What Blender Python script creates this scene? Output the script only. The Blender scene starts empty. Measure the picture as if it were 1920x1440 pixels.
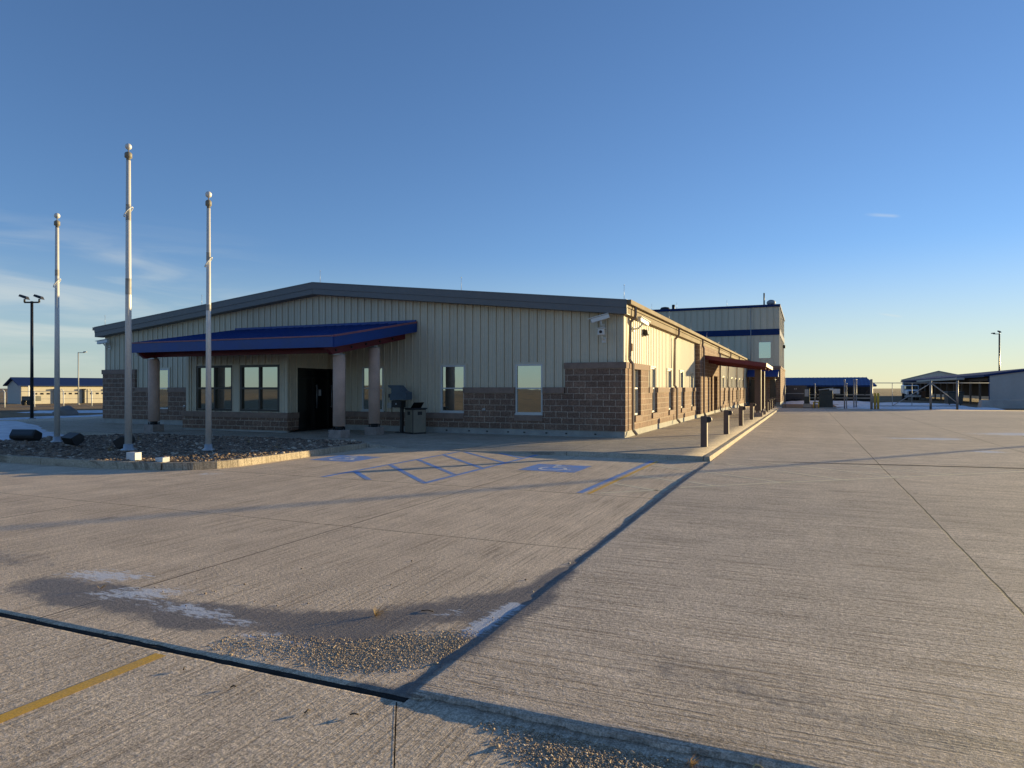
import bpy, math, random
import numpy as np
from mathutils import Vector, noise as mnoise
R = math.radians
random.seed(7); rng = np.random.default_rng(11)
scene = bpy.context.scene
COL = scene.collection

# ------------------------------------------------------------------ light
SUN_AZ, SUN_EL = 38.0, 5.5          # azimuth clockwise from +Y
world = bpy.data.worlds.new("World"); scene.world = world; world.use_nodes = True
wn = world.node_tree; wn.nodes.clear()
def W(t): return wn.nodes.new(t)
sky = W('ShaderNodeTexSky'); sky.sky_type = 'NISHITA'; sky.sun_disc = False
sky.sun_elevation = R(SUN_EL); sky.sun_rotation = R(SUN_AZ)
sky.altitude = 1500; sky.air_density = 1.0; sky.dust_density = 0.0; sky.ozone_density = 3.6
wout = W('ShaderNodeOutputWorld'); wbg = W('ShaderNodeBackground'); wbg.inputs['Strength'].default_value = 0.139
tc = W('ShaderNodeTexCoord')
def wmath(op, a, b=None, clamp=False):
    n = W('ShaderNodeMath'); n.operation = op; n.use_clamp = clamp
    for i, v in enumerate((a, b)):
        if v is None: continue
        if isinstance(v, (int, float)): n.inputs[i].default_value = v
        else: wn.links.new(v, n.inputs[i])
    return n.outputs[0]
# thin high cloud: a band of cirrus low in the west, two short contrails
sep = W('ShaderNodeSeparateXYZ'); wn.links.new(tc.outputs['Generated'], sep.inputs[0])
mp = W('ShaderNodeMapping'); mp.inputs['Scale'].default_value = (1.3, 1.3, 9.0)
wn.links.new(tc.outputs['Generated'], mp.inputs[0])
cn = W('ShaderNodeTexNoise'); cn.inputs['Scale'].default_value = 3.1; cn.inputs['Detail'].default_value = 7; cn.inputs['Roughness'].default_value = .55
cn.inputs['Distortion'].default_value = .7
wn.links.new(mp.outputs[0], cn.inputs[0])
def wramp(v, a, b):
    n = W('ShaderNodeMapRange'); n.interpolation_type = 'SMOOTHSTEP'
    n.inputs[1].default_value = a; n.inputs[2].default_value = b
    wn.links.new(v, n.inputs[0]); return n.outputs[0]
def wdot(vec):
    n = W('ShaderNodeVectorMath'); n.operation = 'DOT_PRODUCT'
    wn.links.new(tc.outputs['Generated'], n.inputs[0]); n.inputs[1].default_value = vec; return n.outputs['Value']
west = Vector((-0.86, 0.50, 0.06)).normalized()
side = wramp(wdot(tuple(west)), .93, .995)
band = wmath('MULTIPLY', wramp(sep.outputs[2], .0, .07), wramp(sep.outputs[2], .23, .10))
cl = wmath('MULTIPLY', wmath('MULTIPLY', side, band), wramp(cn.outputs[0], .40, .68))
def dirv(px, py):
    yw = R(23.25); f = Vector((-math.sin(yw), math.cos(yw), 0)); r = Vector((math.cos(yw), math.sin(yw), 0))
    return (f + r*(px-960)/1280 + Vector((0, 0, 1))*(727.5-py)/1280).normalized()
def contrail(a, b, w):
    a, b = Vector(a), Vector(b); t = (b-a); L = t.length; t.normalize()
    n = a.cross(t).normalized()
    d = wmath('ABSOLUTE', wmath('ADD', wdot(tuple(n)), wmath('MULTIPLY', wmath('SUBTRACT', cn.outputs[0], .5), w*1.6)))
    along = wmath('MULTIPLY', wramp(wdot(tuple(t)), a.dot(t), a.dot(t)+L*.5), wramp(wdot(tuple(t)), b.dot(t), b.dot(t)-L*.25))
    return wmath('MULTIPLY', wramp(d, w, 0), along)
c1 = contrail(dirv(1615, 402), dirv(1692, 405.5), .0030)
c2 = contrail(dirv(1640, 587), dirv(1695, 595), .0024)
c3 = contrail(dirv(120, 470), dirv(290, 497), .010)
cl = wmath('ADD', cl, wmath('MULTIPLY', c1, .55)); cl = wmath('ADD', cl, wmath('MULTIPLY', c2, .55)); cl = wmath('ADD', cl, wmath('MULTIPLY', c3, .25), True)
cl = wmath('MULTIPLY', cl, .45)
hsv = W('ShaderNodeHueSaturation'); hsv.inputs['Saturation'].default_value = 1.0
gam = W('ShaderNodeGamma'); gam.inputs['Gamma'].default_value = .86; wn.links.new(sky.outputs[0], gam.inputs[0]); wn.links.new(gam.outputs[0], hsv.inputs['Color'])
tint = W('ShaderNodeMix'); tint.data_type = 'RGBA'; tint.blend_type = 'MULTIPLY'; tint.inputs[0].default_value = 1; tint.inputs[7].default_value = (1.06, .95, 1.03, 1); wn.links.new(hsv.outputs[0], tint.inputs[6])
low = W('ShaderNodeMix'); low.data_type = 'RGBA'; hz_ = wmath('MULTIPLY', wramp(sep.outputs[2], .20, -.01), .62)
sunside = wramp(wdot((math.sin(R(SUN_AZ)), math.cos(R(SUN_AZ)), 0)), .1, .9)
hcol = W('ShaderNodeMix'); hcol.data_type = 'RGBA'; wn.links.new(sunside, hcol.inputs[0]); hcol.inputs[6].default_value = (2.0, 2.45, 2.3, 1); hcol.inputs[7].default_value = (3.0, 2.95, 1.85, 1)
wn.links.new(hz_, low.inputs[0]); wn.links.new(tint.outputs[2], low.inputs[6]); wn.links.new(hcol.outputs[2], low.inputs[7])
mx = W('ShaderNodeMix'); mx.data_type = 'RGBA'
wn.links.new(cl, mx.inputs[0]); wn.links.new(low.outputs[2], mx.inputs[6]); mx.inputs[7].default_value = (3.0, 3.05, 2.75, 1)
wn.links.new(mx.outputs[2], wbg.inputs[0]); wn.links.new(wbg.outputs[0], wout.inputs[0])

sd = Vector((math.sin(R(SUN_AZ))*math.cos(R(SUN_EL)), math.cos(R(SUN_AZ))*math.cos(R(SUN_EL)), math.sin(R(SUN_EL))))
sl = bpy.data.lights.new('sun', 'SUN'); sl.energy = 5.0; sl.angle = R(.5); sl.color = (1.0, .775, .39)
so = bpy.data.objects.new('sun', sl); COL.objects.link(so); so.rotation_euler = (-sd).to_track_quat('-Z', 'Y').to_euler()

cam = bpy.data.cameras.new('camera'); cam.lens = 24.0; cam.sensor_width = 36; cam.shift_y = 7.5/1920
cam.clip_end = 8000; cam.clip_start = .05
co = bpy.data.objects.new('camera', cam); COL.objects.link(co); co.location = (5.38, -21.58, 1.72); co.rotation_euler = (R(90), 0, R(23.25))
scene.camera = co
scene.view_settings.view_transform = 'Standard'; scene.view_settings.look = 'None'
scene.view_settings.exposure = .93; scene.view_settings.gamma = 1

# ------------------------------------------------------------------ materials
class NT:
    def __init__(s, name):
        s.m = bpy.data.materials.new(name); s.m.use_nodes = True; s.t = s.m.node_tree
        s.b = s.t.nodes['Principled BSDF']; s.out = s.t.nodes['Material Output']
    def n(s, t): return s.t.nodes.new(t)
    def l(s, a, b): s.t.links.new(a, b)
    def setin(s, sock, v):
        if isinstance(v, (int, float)): sock.default_value = v
        elif isinstance(v, (tuple, list)): sock.default_value = tuple(v) if len(v) == len(sock.default_value) else tuple(v)+(1,)
        else: s.l(v, sock)
    def math(s, op, a, b=None, clamp=False):
        n = s.n('ShaderNodeMath'); n.operation = op; n.use_clamp = clamp
        s.setin(n.inputs[0], a)
        if b is not None: s.setin(n.inputs[1], b)
        return n.outputs[0]
    def coord(s, scale=(1, 1, 1), kind='Object', rot=(0, 0, 0)):
        c = s.n('ShaderNodeTexCoord'); m = s.n('ShaderNodeMapping'); m.inputs['Scale'].default_value = scale; m.inputs['Rotation'].default_value = rot
        s.l(c.outputs[kind], m.inputs[0]); return m.outputs[0]
    def noise(s, vec, scale, detail=4, rough=.55, dist=0):
        n = s.n('ShaderNodeTexNoise'); n.inputs['Scale'].default_value = scale; n.inputs['Detail'].default_value = detail
        n.inputs['Roughness'].default_value = rough; n.inputs['Distortion'].default_value = dist
        s.l(vec, n.inputs[0]); return n.outputs[0]
    def ramp(s, v, a, b, lo=0, hi=1):
        n = s.n('ShaderNodeMapRange'); n.interpolation_type = 'SMOOTHSTEP'
        for i, x in zip((1, 2, 3, 4), (a, b, lo, hi)): n.inputs[i].default_value = x
        s.setin(n.inputs[0], v); return n.outputs[0]
    def mix(s, f, a, b, mode='MIX'):
        n = s.n('ShaderNodeMix'); n.data_type = 'RGBA'; n.blend_type = mode
        s.setin(n.inputs[0], f); s.setin(n.inputs[6], a); s.setin(n.inputs[7], b); return n.outputs[2]
    def bump(s, h, strength, dist=.01, prev=None):
        n = s.n('ShaderNodeBump'); n.inputs['Strength'].default_value = strength; n.inputs['Distance'].default_value = dist
        s.l(h, n.inputs['Height'])
        if prev is not None: s.l(prev, n.inputs['Normal'])
        return n.outputs[0]
    def attr(s, name):
        n = s.n('ShaderNodeAttribute'); n.attribute_name = name; return n
    def done(s, col=None, rough=None, normal=None, metal=None, spec=None):
        if col is not None: s.setin(s.b.inputs['Base Color'], col)
        if rough is not None: s.setin(s.b.inputs['Roughness'], rough)
        if normal is not None: s.l(normal, s.b.inputs['Normal'])
        if metal is not None: s.setin(s.b.inputs['Metallic'], metal)
        if spec is not None: s.setin(s.b.inputs['Specular IOR Level'], spec)
        return s.m
def mul(c, f): return tuple(x*f for x in c[:3])
def simple(name, col, rough=.6, metal=0, var=.12, scale=3, bump=.0, bscale=60, streak=False, spec=.5):
    t = NT(name); v = t.coord()
    vs = t.coord((1, 1, .15)) if streak else v
    n1 = t.noise(vs, scale, 5); n2 = t.noise(v, scale*9, 3)
    f = t.math('ADD', t.math('MULTIPLY', n1, .7), t.math('MULTIPLY', n2, .3))
    c = t.mix(t.ramp(f, .32, .68), mul(col, 1-var), mul(col, 1+var))
    r = t.math('ADD', t.math('MULTIPLY', t.math('SUBTRACT', n1, .5), .25), rough, True)
    nm = t.bump(t.noise(v, bscale, 3), bump) if bump else None
    return t.done(c, r, nm, metal, spec)

M = {}
M['siding'] = simple('painted_siding', (.60, .54, .41), .55, var=.07, scale=.8, streak=True, bump=.05, bscale=3, spec=.3)
M['slate_trim'] = simple('slate_trim', (.125, .125, .128), .45, var=.10, scale=.6, bump=.03, bscale=5)
M['tan_trim'] = simple('tan_trim', (.20, .15, .095), .75, var=.06, scale=.8, bump=.03, bscale=5, spec=.15)
M['brown_pipe'] = simple('brown_pipe', (.20, .15, .12), .45, var=.12)
M['white_trim'] = simple('window_trim', (.55, .55, .52), .45, var=.06)
M['bronze'] = simple('bronze_frame', (.018, .017, .016), .35, var=.2)
M['blue_metal'] = simple('blue_metal', (.001, .040, .21), .45, var=.14, scale=1.1, streak=False, bump=.03, bscale=6)
M['navy_metal'] = simple('navy_metal', (.010, .032, .12), .7, var=.14, spec=.2)
M['maroon'] = simple('maroon_steel', (.14, .012, .02), .5, var=.2, scale=2)
M['pink_edge'] = simple('pale_red_edge', (.26, .09, .11), .5, var=.2)  # paler than the maroon; on the side canopy it paints in the sunlight
M['stucco'] = simple('stucco', (.56, .41, .335), .9, var=.12, scale=2.2, bump=.35, bscale=70)
M['plinth'] = simple('plinth_concrete', (.30, .25, .22), .9, var=.2, scale=5, bump=.4, bscale=40)
M['black'] = simple('black_metal', (.012, .012, .013), .5, var=.3)
M['black_door'] = simple('black_door', (.008, .008, .008), .4, var=.3)
M['galv'] = simple('galvanised', (.42, .43, .44), .38, metal=.55, var=.14, scale=3, streak=True)
M['dull_alu'] = simple('weathered_aluminium', (.68, .655, .61), .45, metal=.12, var=.12, scale=2.2, streak=True)
M['dark_band'] = simple('dark_band', (.33, .32, .30), .6, var=.3)
M['bollard'] = simple('bollard_paint', (.105, .070, .056), .55, var=.14, scale=4, bump=.05, bscale=30)
M['white_paint'] = simple('white_paint', (.70, .70, .68), .55, var=.08)
M['camera_white'] = simple('camera_white', (.68, .68, .64), .4, var=.05)
M['post_blue'] = simple('faded_blue_box', (.075, .115, .155), .5, var=.15)
M['bin_tan'] = simple('bin_panel', (.22, .195, .145), .6, var=.12)
M['yellow_paint'] = simple('yellow_post', (.55, .36, .03), .5, var=.12)
M['grey_wall'] = simple('grey_metal_wall', (.36, .38, .39), .55, var=.07, scale=.5, streak=True)
M['shed_wall'] = simple('beige_shed_wall', (.60, .56, .48), .6, var=.06, streak=True)
M['dull_post'] = simple('dull_post', (.13, .12, .11), .8, var=.15)
M['fence_steel'] = simple('fence_steel', (.27, .26, .25), .5, metal=.3, var=.15)
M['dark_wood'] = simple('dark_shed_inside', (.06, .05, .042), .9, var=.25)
M['dark_box'] = simple('dark_cabinet', (.035, .042, .038), .55, var=.2)
M['trailer'] = simple('dark_trailer', (.05, .045, .045), .5, var=.15)
M['truck_white'] = simple('truck_paint', (.62, .66, .72), .35, var=.06)
M['rubber'] = simple('rubber', (.02, .02, .02), .85)
M['boulder'] = simple('boulder_rock', (.22, .19, .165), .9, var=.3, scale=2, bump=.5, bscale=9)
M['rust'] = simple('rusty_steel', (.17, .09, .05), .8, var=.3)
M['barrier'] = simple('barrier_concrete', (.36, .36, .35), .85, var=.12, scale=1.2, bump=.2)
M['garage_wall'] = simple('cream_wall', (.62, .56, .43), .55, var=.04)
M['garage_grey'] = simple('gable_grey', (.40, .40, .39), .6, var=.05)
M['straw'] = simple('dry_straw', (.50, .37, .18), .85, var=.25, scale=20)
M['twig'] = simple('twig', (.10, .075, .05), .9, var=.3)
M['screen'] = simple('info_plate', (.5, .5, .48), .5, var=.2, scale=20)

def glass(name, tint, fac, dark=(.006, .006, .007)):
    t = NT(name); t.done(dark, .4)
    g = t.n('ShaderNodeBsdfGlossy'); g.inputs['Roughness'].default_value = .012; g.inputs['Color'].default_value = tint+(1,)
    v = t.coord(); nm = t.bump(t.noise(v, 1.3, 2), .015, .05); t.l(nm, g.inputs['Normal'])
    mx = t.n('ShaderNodeMixShader'); mx.inputs[0].default_value = fac
    t.l(t.b.outputs[0], mx.inputs[1]); t.l(g.outputs[0], mx.inputs[2]); t.l(mx.outputs[0], t.out.inputs[0]); return t.m
M['pane'] = glass('window_glass', (.80, .90, .84), .46)
M['door_glass'] = glass('door_glass', (.7, .75, .7), .06, (.004, .004, .004))
M['tower_glass'] = glass('tower_glass', (.80, .88, .80), .6)

def brickmat(name='split_face_block', col=(.21, .134, .096), light=(.42, .35, .28)):
    t = NT(name); c = t.n('ShaderNodeTexCoord'); g = t.n('ShaderNodeNewGeometry')
    s1 = t.n('ShaderNodeSeparateXYZ'); t.l(c.outputs['Object'], s1.inputs[0])
    s2 = t.n('ShaderNodeSeparateXYZ'); t.l(g.outputs['True Normal'], s2.inputs[0])
    isx = t.math('GREATER_THAN', t.math('ABSOLUTE', s2.outputs[0]), .6)
    u = t.n('ShaderNodeMix'); u.data_type = 'FLOAT'; t.l(isx, u.inputs[0]); t.l(s1.outputs[0], u.inputs[2]); t.l(s1.outputs[1], u.inputs[3])
    cb = t.n('ShaderNodeCombineXYZ'); t.l(u.outputs[0], cb.inputs[0]); t.l(t.math('ADD', s1.outputs[2], .003), cb.inputs[1])
    b = t.n('ShaderNodeTexBrick'); t.l(cb.outputs[0], b.inputs[0]); b.inputs['Scale'].default_value = 1
    b.inputs['Brick Width'].default_value = .406; b.inputs['Row Height'].default_value = .203; b.inputs['Mortar Size'].default_value = .011
    b.inputs['Mortar Smooth'].default_value = .15; b.offset = .5; b.inputs['Bias'].default_value = 0
    b.inputs['Color1'].default_value = mul(col, .86)+(1,); b.inputs['Color2'].default_value = mul(col, 1.14)+(1,); b.inputs['Mortar'].default_value = light+(1,)
    v = t.coord(); n1 = t.noise(v, 22, 6, .65); n2 = t.noise(v, 1.1, 4)
    k = t.mix(t.ramp(n1, .3, .7), (.62, .60, .58), (1.32, 1.30, 1.28)); k2 = t.mix(t.ramp(n2, .3, .7), (.85, .84, .84), (1.12, 1.12, 1.1))
    col2 = t.mix(1, t.mix(1, b.outputs[0], k, 'MULTIPLY'), k2, 'MULTIPLY')
    h = t.math('ADD', t.math('MULTIPLY', t.math('SUBTRACT', 1, b.outputs[1]), .5), t.math('MULTIPLY', n1, .9))
    return t.done(col2, .92, t.bump(h, .55, .016))
M['brick'] = brickmat()
M['cap'] = simple('block_coping', (.25, .175, .135), .92, var=.18, scale=5, bump=.3, bscale=45)
M['foundation'] = simple('foundation', (.34, .33, .30), .9, var=.18, scale=2.5, bump=.3, bscale=30)

def concrete(name, groove_axis, base=(.40, .345, .285), joints_x=(), joints_y=(), groove=.6, attrs=False, jw=.010, tone=1.0):
    """groove_axis: 'X' or 'Y' = direction the broom lines run."""
    t = NT(name); v = t.coord(); base = mul(base, tone)
    big = t.noise(v, .16, 5, .6); med = t.noise(v, 1.7, 6, .62); fine = t.noise(v, 95, 3, .7)
    sc = (.9, 38, 1) if groove_axis == 'X' else (38, .9, 1)
    sc2 = (2.6, 80, 1) if groove_axis == 'X' else (80, 2.6, 1)
    sc3 = (.10, 3.2, 1) if groove_axis == 'X' else (3.2, .10, 1)
    g1 = t.noise(t.coord(sc), 1, 3, .6); g2 = t.noise(t.coord(sc2), 1, 2, .6); g3 = t.noise(t.coord(sc3), 1, 5, .6)
    c = t.mix(t.ramp(big, .32, .68), mul(base, .92), mul(base, 1.06))
    c = t.mix(1, c, t.mix(t.ramp(med, .28, .72), (.89, .885, .88), (1.08, 1.08, 1.075)), 'MULTIPLY')
    c = t.mix(1, c, t.mix(t.ramp(fine, .3, .7), (.62, .60, .57), (1.36, 1.36, 1.36)), 'MULTIPLY')
    agg = t.noise(v, 30, 7, .72); c = t.mix(1, c, t.mix(t.ramp(agg, .34, .66), (.76, .745, .725), (1.2, 1.2, 1.19)), 'MULTIPLY')
    c = t.mix(1, c, t.mix(t.ramp(g3, .3, .7), (.92, .915, .91), (1.06, 1.06, 1.06)), 'MULTIPLY')
    gl = .62 if groove_axis == 'X' else .74
    c = t.mix(1, c, t.mix(t.ramp(g1, .36, .50), (gl, gl*.975, gl*.94), (1.07, 1.07, 1.07)), 'MULTIPLY')
    spots = t.ramp(t.noise(v, 3.1, 2, .5, .6), .70, .78)
    c = t.mix(t.math('MULTIPLY', spots, .35), c, (.09, .075, .065))
    rough = t.math('ADD', .72, t.math('MULTIPLY', med, .2))
    h = t.math('ADD', t.math('MULTIPLY', g1, groove), t.math('MULTIPLY', g2, groove*.55))
    h = t.math('ADD', h, t.math('MULTIPLY', fine, .35)); h = t.math('ADD', h, t.math('MULTIPLY', agg, 1.0))
    # joints sawn into the slab
    s = t.n('ShaderNodeSeparateXYZ'); t.l(t.coord(), s.inputs[0])
    wob = t.math('MULTIPLY', t.math('SUBTRACT', t.noise(v, 2.5, 3), .5), .03)
    jm = None
    for ax, lst in ((0, joints_x), (1, joints_y)):
        for p in lst:
            w = jw
            if isinstance(p, tuple): p, w = p
            d = t.math('ABSOLUTE', t.math('SUBTRACT', t.math('ADD', s.outputs[ax], wob), p))
            k = t.ramp(d, w, w*.55)
            jm = k if jm is None else t.math('MAXIMUM', jm, k)
    if jm is not None:
        c = t.mix(t.math('MULTIPLY', jm, .82), c, (.045, .038, .032)); h = t.math('SUBTRACT', h, t.math('MULTIPLY', jm, 1.5))
    nm = None
    if attrs:
        wet = t.attr('wet').outputs['Fac']; ice = t.attr('ice').outputs['Fac']; dust = t.attr('dust').outputs['Fac']
        en = t.noise(v, 7, 6, .65); streaky = t.noise(t.coord((5, 16, 1), rot=(0, 0, .6)), 1.3, 7, .75)
        wm = t.ramp(t.math('ADD', wet, t.math('MULTIPLY', t.math('SUBTRACT', en, .5), 1.1)), .12, .66)
        im = t.ramp(t.math('ADD', ice, t.math('MULTIPLY', t.math('SUBTRACT', streaky, .5), 2.6)), .26, .52)
        im = t.math('MULTIPLY', im, t.ramp(ice, .02, .25))
        dm = t.ramp(t.math('ADD', dust, t.math('MULTIPLY', t.math('SUBTRACT', en, .5), .8)), .25, .8)
        c = t.mix(t.math('MULTIPLY', dm, .7), c, (.33, .25, .165))
        c = t.mix(t.math('MULTIPLY', wm, .74), c, (.085, .084, .094))
        c = t.mix(t.math('MULTIPLY', im, .72), c, (.70, .73, .80))
        rough = t.math('SUBTRACT', rough, t.math('MULTIPLY', wm, .30))
        rough = t.math('SUBTRACT', rough, t.math('MULTIPLY', im, .15))
        rs = t.attr('stain').outputs['Fac']
        c = t.mix(t.math('MULTIPLY', t.ramp(t.math('ADD', rs, t.math('MULTIPLY', t.math('SUBTRACT', en, .5), 1.2)), .45, .9), .7), c, (.10, .045, .03))
    nm = t.bump(h, .9, .0095)
    return t.done(c, rough, nm, spec=.3)

# ------------------------------------------------------------------ mesh helpers
class MB:
    def __init__(s): s.v = []; s.f = []; s.sm = []
    def add(s, vs, fs, smooth=False):
        o = len(s.v); s.v += [tuple(p) for p in vs]; s.f += [tuple(i+o for i in f) for f in fs]; s.sm += [smooth]*len(fs)
    def box(s, x0, x1, y0, y1, z0, z1):
        x0, x1 = min(x0, x1), max(x0, x1); y0, y1 = min(y0, y1), max(y0, y1)
        s.add([(x0, y0, z0), (x1, y0, z0), (x1, y1, z0), (x0, y1, z0), (x0, y0, z1), (x1, y0, z1), (x1, y1, z1), (x0, y1, z1)],
              [(3, 2, 1, 0), (4, 5, 6, 7), (0, 1, 5, 4), (1, 2, 6, 5), (2, 3, 7, 6), (3, 0, 4, 7)])
    def hexa(s, b, t):
        """b, t: four corners each, counter-clockwise from above."""
        s.add(list(b)+list(t), [(3, 2, 1, 0), (4, 5, 6, 7), (0, 1, 5, 4), (1, 2, 6, 5), (2, 3, 7, 6), (3, 0, 4, 7)])
    def prism(s, poly, d):
        """poly: list of 3-D points (planar), extruded along d."""
        n = len(poly); d = Vector(d); a = [Vector(p) for p in poly]; b = [p+d for p in a]
        fs = [tuple(range(n))[::-1], tuple(range(n, 2*n))]+[(i, (i+1) % n, n+(i+1) % n, n+i) for i in range(n)]
        nrm = (a[1]-a[0]).cross(a[2]-a[1])
        if nrm.dot(d) < 0: fs = [f[::-1] for f in fs]
        s.add(a+b, fs)
    def tube(s, p0, p1, r0, r1=None, n=12, caps=True, smooth=True):
        r1 = r0 if r1 is None else r1; p0, p1 = Vector(p0), Vector(p1); d = (p1-p0).normalized()
        u = d.orthogonal().normalized(); w = d.cross(u)
        ring = lambda p, r: [p+u*(r*math.cos(2*math.pi*i/n))+w*(r*math.sin(2*math.pi*i/n)) for i in range(n)]
        o = len(s.v); s.v += [tuple(p) for p in ring(p0, r0)+ring(p1, r1)]
        for i in range(n): s.f.append((o+i, o+(i+1) % n, o+n+(i+1) % n, o+n+i)); s.sm.append(smooth)
        if caps:
            s.f.append(tuple(o+i for i in range(n))[::-1]); s.f.append(tuple(o+n+i for i in range(n))); s.sm += [False, False]
    def path(s, pts, r, n=8, square=False):
        """a bent pipe: rings mitred at each bend"""
        P = [Vector(p) for p in pts]; rings = []
        up = None
        for i, p in enumerate(P):
            d = (P[min(i+1, len(P)-1)]-P[max(i-1, 0)]).normalized()
            if up is None: up = d.orthogonal().normalized()
            u = (up-d*up.dot(d)).normalized(); up = u; w = d.cross(u)
            k = 1.0
            if 0 < i < len(P)-1:
                c = (P[i]-P[i-1]).normalized().dot((P[i+1]-P[i]).normalized()); k = 1/max(.6, math.sqrt(max(.2, (1+c)/2)))
            off = math.pi/4 if square else 0
            rings.append([p+u*(r*k*math.cos(2*math.pi*j/n+off))+w*(r*k*math.sin(2*math.pi*j/n+off)) for j in range(n)])
        o = len(s.v)
        for q in rings: s.v += [tuple(x) for x in q]
        for a in range(len(rings)-1):
            for j in range(n): s.f.append((o+a*n+j, o+a*n+(j+1) % n, o+(a+1)*n+(j+1) % n, o+(a+1)*n+j)); s.sm.append(not square)
        s.f.append(tuple(o+j for j in range(n))[::-1]); s.f.append(tuple(o+(len(rings)-1)*n+j for j in range(n))); s.sm += [False, False]
    def lathe(s, c, prof, n=20, smooth=True):
        cx, cy, cz = c; o = len(s.v)
        for r, z in prof: s.v += [(cx+r*math.cos(2*math.pi*i/n), cy+r*math.sin(2*math.pi*i/n), cz+z) for i in range(n)]
        for a in range(len(prof)-1):
            for i in range(n): s.f.append((o+a*n+i, o+a*n+(i+1) % n, o+(a+1)*n+(i+1) % n, o+(a+1)*n+i)); s.sm.append(smooth)
        s.f.append(tuple(o+i for i in range(n))[::-1]); s.f.append(tuple(o+(len(prof)-1)*n+i for i in range(n))); s.sm += [False, False]
    def sphere(s, c, r, n=16, m=10):
        s.lathe(c, [(max(1e-4, r*math.sin(math.pi*k/m)), -r*math.cos(math.pi*k/m)) for k in range(m+1)], n)
    def build(s, name, mat, parent=None, bevel=0, loc=None):
        me = bpy.data.meshes.new(name)
        off = Vector(loc) if loc is not None else (wloc(parent) if parent else Vector((0, 0, 0)))
        me.from_pydata([tuple(Vector(p)-off) for p in s.v], [], s.f)
        me.polygons.foreach_set('use_smooth', s.sm); me.update()
        o = bpy.data.objects.new(name, me); COL.objects.link(o); me.materials.append(M[mat] if isinstance(mat, str) else mat)
        if parent: o.parent = parent
        elif loc is not None: o.location = loc
        if bevel:
            b = o.modifiers.new('edge', 'BEVEL'); b.width = bevel; b.segments = 2; b.limit_method = 'ANGLE'; b.angle_limit = R(40)
        return o
def wloc(o):
    v = Vector((0, 0, 0))
    while o: v += o.location; o = o.parent
    return v
def tag(o, label, cat, group=None):
    o['label'] = label; o['category'] = cat
    if group: o['group'] = group
    return o
def thing(name, label, cat, loc, group=None):
    o = bpy.data.objects.new(name, None); o.empty_display_size = .3; COL.objects.link(o); o.location = loc
    return tag(o, label, cat, group)
def struct(o, kind='structure'): o['kind'] = kind; return o
def dup(o, loc, label, parent=None):
    c = o.copy(); COL.objects.link(c); c.parent = parent
    if parent is None: c.location = loc; c['label'] = label
    for ch in list(o.children): dup(ch, None, None, c)
    return c
def one(mb, name, mat, label, cat, group=None, loc=(0, 0, 0), bevel=0):
    return tag(mb.build(name, mat, None, bevel, loc), label, cat, group)
def grid_mesh(name, xs, ys, zf, mat, attrs=None, skirt=0):
    xs = np.asarray(xs); ys = np.asarray(ys); X, Y = np.meshgrid(xs, ys); res = zf(X, Y)
    if isinstance(res, tuple): X, Y, Z = res
    else: Z = res
    nx, ny = len(xs), len(ys); v = np.stack([X.ravel(), Y.ravel(), Z.ravel()], 1)
    idx = np.arange(nx*ny).reshape(ny, nx)
    q = np.stack([idx[:-1, :-1].ravel(), idx[:-1, 1:].ravel(), idx[1:, 1:].ravel(), idx[1:, :-1].ravel()], 1)
    if skirt:
        rim = np.concatenate([idx[0, :], idx[1:, -1], idx[-1, -2::-1], idx[-2:0:-1, 0]])
        n0 = len(v); low = v[rim].copy(); low[:, 2] -= skirt; v = np.concatenate([v, low]); k = len(rim)
        a = np.arange(k); b = (a+1) % k
        q = np.concatenate([q, np.stack([rim[b], rim[a], n0+a, n0+b], 1)])
    me = bpy.data.meshes.new(name); me.vertices.add(len(v)); me.vertices.foreach_set('co', v.ravel().astype(np.float32))
    me.loops.add(q.size); me.loops.foreach_set('vertex_index', q.ravel().astype(np.int32))
    me.polygons.add(len(q)); me.polygons.foreach_set('loop_start', np.arange(0, q.size, 4, dtype=np.int32)); me.polygons.foreach_set('loop_total', np.full(len(q), 4, np.int32))
    me.update(calc_edges=True)
    for k, fn in (attrs or {}).items():
        a = me.attributes.new(k, 'FLOAT', 'POINT'); d = np.zeros(len(v), np.float32); d[:nx*ny] = fn(X, Y).ravel(); a.data.foreach_set('value', d)
    o = bpy.data.objects.new(name, me); COL.objects.link(o); me.materials.append(mat); return o
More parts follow.
